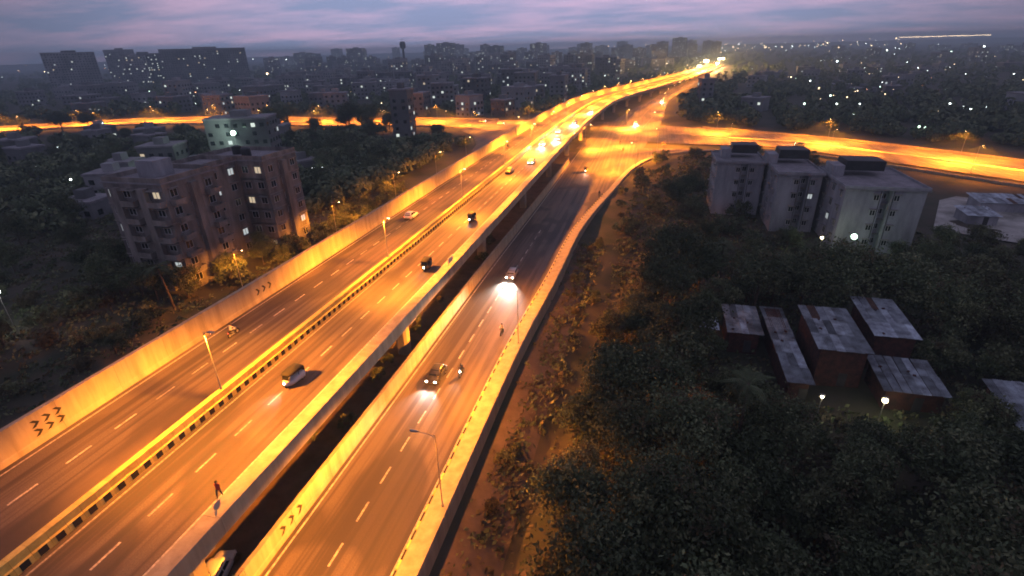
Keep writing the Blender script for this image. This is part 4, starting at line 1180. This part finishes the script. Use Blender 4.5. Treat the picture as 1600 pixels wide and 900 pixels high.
# far woodland: crowns joined into one mass
wm_ = MB(); rw = random.Random(4)
def crown_clump(mb, x, y, r, h, q, n):
    for i in range(n):
        v = Vector((q.gauss(0, 1), q.gauss(0, 1), q.gauss(0, 1))).normalized()
        p = Vector((x + v.x * r * (k_ := q.uniform(.7, 1.05)), y + v.y * r * k_, -.3 + h * .55 + v.z * h * .45))
        nrm = (v + Vector((q.gauss(0, .5), q.gauss(0, .5), q.gauss(.3, .5)))).normalized()
        u = nrm.orthogonal().normalized(); u.rotate(Matrix.Rotation(q.uniform(0, 6.28), 3, nrm)); w = nrm.cross(u)
        L = q.uniform(.5, 1.0) * r * (.42 if n < 100 else .24)
        o = len(mb.v); mb.v += [tuple(p - u * L), tuple(p + w * L * .7), tuple(p + u * L), tuple(p - w * L * .7)]
        mb.f.append((o, o + 1, o + 2, o + 3)); mb.mi.append(mb.slot('leaf_dark' if q.random() < .7 else 'leaf_mid'))
c = t = 0
while c < 4000 and t < 60000:
    t += 1
    D = math.exp(rw.uniform(math.log(150), math.log(2600))); az = rw.uniform(-1.2, .85)
    x, y = math.sin(az) * D, math.cos(az) * D
    if y < 92 or x > -76 and y < 120: continue
    if rect_hit(x, y, [(-140, -70, 60, 120)]): continue
    if not roads_clear(x, y, 12): continue
    if rect_hit(x, y, BLDG, 4) or (-6 < x < 90 and y < 118): continue
    if -32 < x < 24 and y < 330: continue
    if y < 330 and front_of_cross(x, y): continue
    if any((x - a) ** 2 + (y - b) ** 2 < 190 for a, b in cplaced): continue
    r = rw.uniform(2.6, 4.6) * (1 + D / 3000); crown_clump(wm_, x, y, r, rw.uniform(5, 9.5) * (.75 if y < 280 else 1), rw, 190 if D < 330 else 80 if D < 600 else 40); c += 1
wo = wm_.build('distant_woodland', recalc=False); stuff(wo); tag(wo, 'dark mass of distant trees spread across the city plain', 'woodland')

# lights of the far city: lamp bulbs on thin posts
lm = MB(); rl = random.Random(9)
def city_light(x, y, z, r, mn):
    lm.sphere((x, y, z), r, mn, 6, 4)
    lm.tube([(x, y, -.3), (x, y, z - r * .8)], [.08, .06], 'galvanised', 3, False)
clus = []
for i in range(46):
    D = math.exp(rl.uniform(math.log(380), math.log(4200))); clus.append((D, rl.uniform(-1.05, .72), rl.choice(['city_white', 'city_white', 'city_warm', 'city_warm', 'city_green'])))
c = t = 0
while c < 330 and t < 30000:
    t += 1
    D0, az0, tone = rl.choice(clus)
    D = D0 * math.exp(rl.gauss(0, .10)); az = az0 + rl.gauss(0, .055)
    if rl.random() < .22: D = math.exp(rl.uniform(math.log(330), math.log(4800))); az = rl.uniform(-1.15, .8)
    x, y = math.sin(az) * D, math.cos(az) * D
    if not roads_clear(x, y, 3) or y < 150: continue
    if az < -.55 and D < 900 and rl.random() < .6: continue
    u = rl.random()
    city_light(x, y, rl.uniform(4, 10) + (0 if D < 1500 else rl.uniform(0, 22)), min(1.5, rl.lognormvariate(-1.6, .55)) * (.6 + D / 1300), tone if u < .6 else 'city_white' if u < .76 else 'city_warm' if u < .94 else 'city_red'); c += 1
for i in range(120):                 # the close packed lights round the middle of the horizon
    D = rl.uniform(1900, 3600); az = rl.uniform(-.10, .36)
    city_light(math.sin(az) * D, math.cos(az) * D, rl.uniform(8, 42), rl.uniform(.6, 1.7), rl.choice(['city_white', 'city_warm', 'city_warm']))
for x, y, z, r, mn in ((140, 634, 6, .5, 'city_warm'), (143, 570, 6, .5, 'city_white'), (131, 492, 5, .7, 'city_warm'), (222, 586, 6, .7, 'city_warm'), (106, 356, 6, .4, 'city_white'), (118, 356, 6, .35, 'city_white'), (101, 309, 5, .4, 'city_white'), (163.5, 357, 6, .45, 'city_white'), (162.3, 340, 6, .45, 'city_white'), (161.6, 331, 6, .45, 'city_white'), (118, 272, 4, .55, 'city_green'), (114, 268, 5, .45, 'city_green'), (1042, 2179, 10, 3.4, 'city_white'), (600, 1285, 9, 1.7, 'city_white'), (662, 1888, 9, 2.4, 'city_white'), (285, 1003, 9, 1.2, 'city_white'), (639, 1459, 10, 2.2, 'city_green'), (-262, 181, 4, .25, 'city_white'), (-223, 144, 4, .2, 'city_white'), (-185, 128, 4, .3, 'city_white'), (-155, 99, 4, .2, 'city_green'), (-112, 156, 4, .3, 'city_white'), (-109, 157, 4, .3, 'city_white'), (-165, 291, 9, .8, 'city_green'), (-176, 365, 5, .5, 'city_white'), (-200, 448, 6, .5, 'city_white'), (-520, 476, 6, .55, 'city_white')):
    city_light(x, y, z, r, mn)
for i in range(70):                 # a long straight row of lamps on the right horizon
    t = i / 69; az = rad(20.0) + t * rad(5.7)
    city_light(math.sin(az) * 4300, math.cos(az) * 4300, 46 + rl.uniform(-.5, .5), 2.6, 'city_warm')
lo_ = lm.build('distant_city_lights', recalc=False); stuff(lo_); tag(lo_, 'scattered small white and warm lights of the far city', 'city lights')

# low undergrowth on the open ground
ug = MB(); ru = random.Random(31)
for i in range(10500):
    if i % 24 == 0: x, y = ru.uniform(-14.2, -8), ru.uniform(16, 112)
    elif i % 3 == 0: x, y = ru.uniform(-4, 62), ru.uniform(120, 218)
    elif i % 3 == 1: x, y = ru.uniform(-5.0, 70), ru.uniform(16, 120)
    else: x, y = ru.uniform(-170, -70.5), ru.uniform(22, 150)
    if rect_hit(x, y, SHEDS, .5) or rect_hit(x, y, BLDG, .3): continue
    if i % 24 and i % 3 == 0 and (CROSS.dist(x, y) < 29 or x < -12 + .09 * (y - 118) + 6 or (x < 12 and y > 190)): continue
    z = hgt(x, y); r = ru.uniform(.25, .8)
    mn = ru.choice(['leaf_dark', 'leaf_mid', 'leaf_dry']); s_ = ug.slot(mn)
    for j in range(11):
        p = Vector((x + ru.gauss(0, r), y + ru.gauss(0, r), z + abs(ru.gauss(0, r * .45)) + .05))
        nrm = Vector((ru.gauss(0, 1), ru.gauss(0, 1), ru.gauss(.6, .7))).normalized(); a = nrm.orthogonal().normalized(); b = nrm.cross(a); L = ru.uniform(.18, .42)
        o = len(ug.v); ug.v += [tuple(p - a * L), tuple(p + b * L * .6), tuple(p + a * L), tuple(p - b * L * .6)]
        ug.f.append((o, o + 1, o + 2, o + 3)); ug.mi.append(s_)
o = ug.build('undergrowth', recalc=False); stuff(o); tag(o, 'low weeds and undergrowth covering the open ground', 'undergrowth')
# ------------------------------------------------------------------ vehicles and riders
def wheel(parent, x, y, r, w, spokes=False):
    n = 14
    prof = [(-w / 2, r * .62), (-w / 2, r * .92), (-w * .3, r), (w * .3, r), (w / 2, r * .92), (w / 2, r * .62)]
    rings = [[(x + a, y + b * math.cos(2 * math.pi * k / n), r + b * math.sin(2 * math.pi * k / n)) for a, b in prof] for k in range(n + 1)]
    t = MB().loft(rings, 'tyre', cap=False).build('wheel', parent, True)
    MB().tube([(x - w * .35, y, r), (x + w * .35, y, r)], [r * .64, r * .64], 'galvanised', 10).build('rim', t)
    return t
def spot(parent, loc, power, ang=75, tilt=-7, col=(1, .96, .86)):
    ld = bpy.data.lights.new('headlight_beam', 'SPOT'); ld.energy = power; ld.spot_size = rad(ang); ld.spot_blend = 1.0; ld.color = col; ld.shadow_soft_size = .1
    lo = bpy.data.objects.new('headlight_beam', ld); C.objects.link(lo); lo.parent = parent; lo.location = loc
    lo.rotation_euler = (rad(90 + tilt), 0, 0)          # looks along local +Y, a little down
    return lo
def rr_ring(y, hw, zb, zt):
    return [(-hw * .92, y, zb), (hw * .92, y, zb), (hw, y, zb + .18), (hw, y, zt - .14), (hw * .88, y, zt), (-hw * .88, y, zt), (-hw, y, zt - .14), (-hw, y, zb + .18)]
def car(paint, beam=0.0, tall=1.0):
    t = empty('car')
    b = MB().loft([rr_ring(*a) for a in ((-1.97, .68, .40, .76), (-1.88, .79, .27, .92), (-1.3, .84, .2, .98), (0, .85, .2, .98), (.9, .85, .2, .96), (1.45, .83, .2, .88), (1.82, .77, .26, .75), (1.95, .66, .36, .62))], paint)
    lv = [(.93, -1.78, 1.02, .79), (1.25 * tall, -1.55, .55, .71), (1.43 * tall, -1.32, .18, .63), (1.49 * tall, -1.0, -.1, .5)]
    rings = [[(-hw * .8, y0, z), (hw * .8, y0, z), (hw, y0 + .18, z), (hw, y1 - .2, z), (hw * .8, y1, z), (-hw * .8, y1, z), (-hw, y1 - .2, z), (-hw, y0 + .18, z)] for z, y0, y1, hw in lv]
    b.loft(rings, paint)
    b.build('body', t, True)
    def q(pts, nm): MB().add(pts, [(0, 1, 2, 3)], 'glass_dark').build(nm, t, recalc=False)
    z0, z1 = 1.0, 1.41 * tall
    q([(-.60, .95, z0), (.60, .95, z0), (.51, .235, z1), (-.51, .235, z1)], 'windscreen')
    q([(-.60, -1.76, z0), (.60, -1.76, z0), (.50, -1.38, z1), (-.50, -1.38, z1)], 'rear_window')
    for sx in (-1, 1):
        q([(sx * .805, -.36, z0), (sx * .805, .62, z0), (sx * .66, .02, z1), (sx * .66, -.40, z1)], 'side_window')
        q([(sx * .805, -1.5, z0), (sx * .805, -.44, z0), (sx * .66, -.48, z1), (sx * .66, -1.18, z1)], 'side_window')
        h = MB().sphere((sx * .58, 1.86, .66), (.17, .10, .09), 'headlight' if beam else 'galvanised', 8, 5).build('headlight', t)
        MB().box((sx * .66, -1.94, .75), (.2, .06, .16), 'taillight').build('tail_light', t)
        MB().box((sx * .93, .72, 1.0), (.16, .1, .12), paint).build('mirror', t)
        for y in (-1.2, 1.2): wheel(t, sx * .76, y, .30, .2)
        if beam: spot(t, (sx * .58, 2.05, .66), beam)
    for y in (1.93, -1.96): MB().box((0, y, .38), (1.35, .12, .2), 'frame_dark').build('bumper', t)
    return t
def rickshaw(paint, beam=0.0):
    t = empty('auto_rickshaw')
    b = MB().loft([rr_ring(*a) for a in ((-1.3, .58, .35, .95), (-1.2, .64, .26, 1.02), (-.3, .65, .26, .98), (.35, .6, .26, .62), (.75, .5, .28, .85), (1.1, .34, .34, .92), (1.28, .2, .45, .8))], paint)
    b.build('body', t, True)
    c = MB().loft([[(-hw, y, z0), (hw, y, z0), (hw, y, z0 + .1), (hw * .8, y, z1), (-hw * .8, y, z1), (-hw, y, z0 + .1)] for y, hw, z0, z1 in ((-1.28, .60, 1.30, 1.55), (-1.1, .66, 1.42, 1.72), (0, .67, 1.46, 1.76), (.75, .6, 1.44, 1.68), (.95, .5, 1.42, 1.56))], 'canvas_black')
    c.build('canopy', t, True)
    MB().box((0, -1.24, 1.2), (1.2, .06, .5), 'canvas_black').build('rear_panel', t)
    for sx in (-1, 1):
        MB().tube([(sx * .56, .98, .9), (sx * .5, .86, 1.5)], [.03, .03], 'frame_dark', 6).build('pillar', t)
        MB().tube([(sx * .62, -.35, .95), (sx * .62, -.35, 1.5)], [.03, .03], 'frame_dark', 6).build('pillar', t)
        wheel(t, sx * .52, -.85, .22, .12)
        MB().box((sx * .5, -1.31, .7), (.14, .04, .12), 'taillight').build('tail_light', t)
    wheel(t, 0, 1.0, .22, .12)
    MB().add([(-.46, .96, .92), (.46, .96, .92), (.42, .85, 1.44), (-.42, .85, 1.44)], [(0, 1, 2, 3)], 'glass_dark').build('windscreen', t, recalc=False)
    MB().box((0, -.55, .68), (1.05, .5, .16), 'canvas_black').build('seat', t)
    MB().sphere((0, 1.27, .72), (.1, .06, .1), 'headlight' if beam else 'galvanised', 8, 5).build('headlight', t)
    if beam: spot(t, (0, 1.4, .72), beam)
    return t
def motorcycle(paint, beam=0.0):
    t = empty('motorcycle')
    for y in (-.62, .68): wheel(t, 0, y, .31, .11)
    MB().tube([(0, -.62, .31), (0, -.2, .42), (0, .25, .45), (0, .45, .85)], [.05, .09, .09, .04], 'frame_dark', 8).build('frame', t)
    MB().sphere((0, .18, .80), (.15, .30, .14), paint, 10, 6).build('tank', t, True)
    MB().box((0, -.35, .78), (.26, .72, .1), 'canvas_black', taper=.85).build('seat', t)
    MB().box((0, -.05, .45), (.3, .35, .3), 'steel', taper=.8).build('engine', t)
    for sx in (-1, 1):
        MB().tube([(sx * .08, .68, .31), (sx * .08, .46, .98)], [.03, .03], 'galvanised', 6).build('fork', t)
    MB().tube([(-.36, .36, 1.04), (-.15, .46, 1.0), (.15, .46, 1.0), (.36, .36, 1.04)], [.02] * 4, 'frame_dark', 6).build('handlebar', t)
    MB().tube([(.14, .1, .3), (.16, -.7, .38)], [.04, .05], 'galvanised', 6).build('exhaust', t)
    MB().sphere((0, .58, .86), (.1, .08, .1), 'headlight' if beam else 'galvanised', 8, 5).build('headlight', t)
    MB().box((0, -.78, .7), (.14, .05, .08), 'taillight').build('tail_light', t)
    if beam: spot(t, (0, .72, .86), beam, 60)
    return t
def skin_body(joints, edges, name, shirt, trousers):
    names = list(joints)
    me = bpy.data.meshes.new(name)
    me.from_pydata([joints[k][0] for k in names], [(names.index(a), names.index(b)) for a, b in edges], [])
    o = bpy.data.objects.new(name, me); C.objects.link(o)
    sk = o.modifiers.new('skin', 'SKIN'); sb = o.modifiers.new('sub', 'SUBSURF'); sb.levels = 1; sb.render_levels = 1
    for i, k in enumerate(names):
        d = me.skin_vertices[0].data[i]; d.radius = joints[k][1]; d.use_root = (k == 'pelvis')
    dg = bpy.context.evaluated_depsgraph_get()
    em = bpy.data.meshes.new_from_object(o.evaluated_get(dg))
    bpy.data.objects.remove(o); bpy.data.meshes.remove(me)
    for mn in (shirt, trousers, 'skin', 'car_black'): em.materials.append(MATS[mn])
    for p in em.polygons:
        c = p.center; p.use_smooth = True
        if c.z > 1.49: p.material_index = 2
        elif c.y > .30 and c.z > .9: p.material_index = 2
        elif c.z < .42: p.material_index = 3
        elif c.z < .92: p.material_index = 1
    return em
RIDE = {'pelvis': ((0, -.30, .90), (.16, .14)), 'belly': ((0, -.26, 1.08), (.15, .12)), 'chest': ((0, -.16, 1.32), (.18, .12)), 'neck': ((0, -.08, 1.49), (.06, .06)), 'head': ((0, -.04, 1.60), (.09, .10)), 'crown': ((0, -.04, 1.72), (.07, .08))}
E_ = [('pelvis', 'belly'), ('belly', 'chest'), ('chest', 'neck'), ('neck', 'head'), ('head', 'crown')]
for s_, sx in (('l', -1), ('r', 1)):
    RIDE.update({'sh' + s_: ((sx * .19, -.14, 1.40), (.07, .07)), 'el' + s_: ((sx * .31, .06, 1.18), (.05, .05)), 'wr' + s_: ((sx * .34, .28, 1.08), (.035, .035)), 'ha' + s_: ((sx * .33, .38, 1.07), (.045, .03)),
                 'hi' + s_: ((sx * .11, -.26, .88), (.10, .10)), 'kn' + s_: ((sx * .21, .16, .80), (.075, .075)), 'an' + s_: ((sx * .18, .0, .38), (.05, .05)), 'to' + s_: ((sx * .18, .17, .33), (.045, .04))})
    E_ += [('chest', 'sh' + s_), ('sh' + s_, 'el' + s_), ('el' + s_, 'wr' + s_), ('wr' + s_, 'ha' + s_), ('pelvis', 'hi' + s_), ('hi' + s_, 'kn' + s_), ('kn' + s_, 'an' + s_), ('an' + s_, 'to' + s_)]
BODY = {k: skin_body(RIDE, E_, 'rider_body', k, 'cloth_dark') for k in ('cloth_pale', 'cloth_red', 'cloth_dark')}
helmet_me = MB().sphere((0, -.05, 1.68), (.145, .165, .15), 'car_black', 12, 8).mesh('helmet', True)
hair_me = MB().sphere((0, -.07, 1.71), (.11, .125, .09), 'hair', 10, 6).mesh('hair', True)
def place(o, x, y, z, toward, label, cat, group, jit=0.0):
    o.location = (x, y, z); o.rotation_euler = (0, 0, (math.pi if toward else 0) + jit); tag(o, label, cat, group); return o
def bike(paint, cloth, x, y, z, toward, where, beam=0.0, helm=True, jit=0.0):
    b = place(motorcycle(paint, beam), x, y, z, toward, 'motorcycle ' + where, 'motorcycle', 'motorcycles on the roads', jit)
    p = obj('person', BODY[cloth]); place(p, x, y, z, toward, {'cloth_pale': 'person in pale shirt', 'cloth_red': 'person in red shirt', 'cloth_dark': 'person in dark clothes'}[cloth] + ' on the motorcycle ' + where, 'person', 'riders on motorcycles', jit)
    obj('helmet' if helm else 'hair', helmet_me if helm else hair_me, p)
ZD, ZS = DECK_Z + .014, lambda y: z_serv(0, y) + .004
G1, G2 = 'vehicles on the flyover', 'vehicles on the service road'
place(car('car_white'), -47.2, 96, ZD, False, 'white car driving away alone on the left carriageway of the flyover', 'car', G1)
place(rickshaw('car_white', 700), -34.7, 38.2, ZD, True, 'pale fronted auto rickshaw approaching on the near right carriageway', 'auto rickshaw', G1, -.1)
place(rickshaw('car_black', 160), -33.0, 70.5, ZD, True, 'black auto rickshaw on the right carriageway by the white sign', 'auto rickshaw', G1, .1)
place(rickshaw('car_dark', 160), -33.8, 96, ZD, True, 'dark auto rickshaw farther along the right carriageway beside the parapet', 'auto rickshaw', G1)
place(car('car_yellow'), -37.4, 141, ZD, True, 'yellow car by the median on the right carriageway', 'car', G1)
place(car('car_white', 250), -33.8, 154, ZD, True, 'white car by the parapet on the right carriageway before the junction', 'car', G1)
place(car('car_white', 5000), -36.8, 186, ZD, True, 'white car with glaring headlights, first of the far queue on the flyover', 'car', G1)
place(car('car_silver', 5000), -33.2, 198, ZD, True, 'silver car with glaring headlights second in the far flyover queue', 'car', G1)
place(car('car_white', 5000), -36.0, 216, ZD, True, 'pale car with glaring headlights third in the far flyover queue', 'car', G1)
place(car('car_silver', 9000), -33.0, 243, ZD, True, 'silver car with glaring headlights over the junction', 'car', G1)
place(car('car_dark', 9000), -30.5, 290, ZD, True, 'far car with glaring headlights on the bend of the flyover', 'car', G1)
bike('car_white', 'cloth_pale', -48.6, 45.5, ZD, False, 'in the left carriageway near the tall wall', 0)
STAND = {'pelvis': ((0, 0, .95), (.15, .11)), 'belly': ((0, .01, 1.12), (.14, .10)), 'chest': ((0, 0, 1.33), (.17, .11)), 'neck': ((0, .01, 1.50), (.055, .055)), 'head': ((0, .02, 1.60), (.08, .095)), 'crown': ((0, .01, 1.70), (.06, .07))}
E2 = [('pelvis', 'belly'), ('belly', 'chest'), ('chest', 'neck'), ('neck', 'head'), ('head', 'crown')]
for s_, sx in (('l', -1), ('r', 1)):
    st = .16 * sx
    STAND.update({'sh' + s_: ((sx * .19, 0, 1.42), (.065, .065)), 'el' + s_: ((sx * .25, -st * .6, 1.14), (.045, .045)), 'wr' + s_: ((sx * .24, .05 - st, .90), (.032, .032)), 'ha' + s_: ((sx * .23, .07 - st, .80), (.04, .028)),
                  'hi' + s_: ((sx * .10, 0, .91), (.095, .095)), 'kn' + s_: ((sx * .11, st * .8 + .04, .50), (.065, .065)), 'an' + s_: ((sx * .11, st, .09), (.045, .045)), 'to' + s_: ((sx * .12, st + .17, .04), (.04, .035))})
    E2 += [('chest', 'sh' + s_), ('sh' + s_, 'el' + s_), ('el' + s_, 'wr' + s_), ('wr' + s_, 'ha' + s_), ('pelvis', 'hi' + s_), ('hi' + s_, 'kn' + s_), ('kn' + s_, 'an' + s_), ('an' + s_, 'to' + s_)]
walk = skin_body(STAND, E2, 'walker_body', 'cloth_red', 'cloth_dark')
pw_ = obj('person', walk); place(pw_, -30.75, 23.2, ZD, True, 'person in red shirt walking beside the parapet at the near end of the flyover', 'person', 'people on foot', .2)
obj('hair', MB().sphere((0, -.005, 1.66), (.10, .115, .10), 'hair', 10, 6).mesh('hair', True), pw_)
bike('car_dark', 'cloth_dark', -47.5, 178, ZD, False, 'far off on the left carriageway', 0)
place(car('car_dark', 2400), -24.3, 51.6, ZS(51.6), True, 'dark car with two lit headlights nearest on the service road', 'car', G2)
bike('car_dark', 'cloth_dark', -21.3, 53.0, ZS(53), True, 'with lit headlight beside the dark car', 500)
bike('car_dark', 'cloth_pale', -18.9, 64.5, ZS(64.5), True, 'by the walkway of the service road', 0, False)
place(car('car_silver', 16000), -22.7, 85.5, ZS(85.5), True, 'silver car throwing a white pool of light on the service road', 'car', G2)
place(rickshaw('car_yellow', 700), -20.2, 181, ZS(181), True, 'yellow auto rickshaw leaving the junction on the service road', 'auto rickshaw', G2)
bike('car_dark', 'cloth_dark', -12.4, 149, ZS(149), True, 'near the curving walkway before the junction', 0)
bike('car_black', 'cloth_dark', -12.0, 239, .08, False, 'farthest out in the junction', 0, True, .6)
bike('car_black', 'cloth_dark', -9.6, 222, .08, False, 'at the mouth of the service road', 0, True, -.4)
bike('car_black', 'cloth_red', 6.8, 238, .08, False, 'turning right in the junction', 0, True, -1.2)
bike('car_black', 'cloth_dark', 2.4, 212, .08, True, 'at the corner kerb of the junction', 0, True, .5)
place(car('car_white', 9000), -7.5, 305, .09, True, 'white car with glaring headlights entering the junction from beyond', 'car', 'vehicles at the junction', .1)
place(car('car_white', 9000), 8.5, 436, .09, True, 'far white car with headlights on the road beyond the junction', 'car', 'vehicles at the junction', -.15)
place(car('car_white', 900), -84, 300, .07, False, 'white car waiting at the left mouth of the junction', 'car', 'vehicles at the junction', -1.5)
place(car('car_silver', 900), -98, 309, .07, False, 'silver car behind the white one at the left mouth of the junction', 'car', 'vehicles at the junction', -1.5)
place(car('car_dark', 900), 62, 243, .07, False, 'dark car on the right arm of the crossroad', 'car', 'vehicles at the junction', 1.0)
gv = place(car('car_white', 0, 1.2), -32.4, 22.0, hgt(-32, 22) + .02, False, 'white car parked on the ground in the gap below the flyover', 'car', 'parked cars', .3)
# small white road sign on the flyover parapet
sg = empty('road_sign', (-28.75, 70.5, DECK_Z + .92)); tag(sg, 'small blank white sign standing on the flyover parapet', 'sign')
for y in (-.7, .7): MB().tube([(0, y, 0), (0, y, 1.5)], [.04, .04], 'galvanised', 6).build('post', sg)
MB().box((.06, 0, 1.1), (.05, 2.0, .9), 'sign_white').build('panel', sg)

# ------------------------------------------------------------------ evening haze
hz = MB().b2(-3200, 3200, -500, 5200, -7.0, 72.0, 'soil').mesh('haze')
hm = bpy.data.materials.new('haze_air'); hm.use_nodes = True
n, l = hm.node_tree.nodes, hm.node_tree.links
for x in list(n): n.remove(x)
ou = n.new('ShaderNodeOutputMaterial'); pv = n.new('ShaderNodeVolumePrincipled')
pv.inputs['Color'].default_value = (.66, .86, .95, 1); pv.inputs['Density'].default_value = 0.00042
pv.inputs['Anisotropy'].default_value = 0.3
l.new(pv.outputs[0], ou.inputs['Volume'])
hz.materials.clear(); hz.materials.append(hm)
ho = obj('haze', hz); stuff(ho); tag(ho, 'thin blue evening haze over the city plain', 'haze')

# ------------------------------------------------------------------ look-alikes: say which one by its distance
by = {}
for o in scene.objects:
    if o.parent is None and 'label' in o: by.setdefault(o['label'], []).append(o)
for lab, os_ in by.items():
    if len(os_) < 2: continue
    os_.sort(key=lambda o: o.location.x ** 2 + o.location.y ** 2)
    for i, o in enumerate(os_):
        new = lab + ', ' + ('' if i == 0 else ordn(i + 1) + ' ') + 'nearest'
        if len(new.replace('-', ' ').split()) <= 16: o['label'] = new
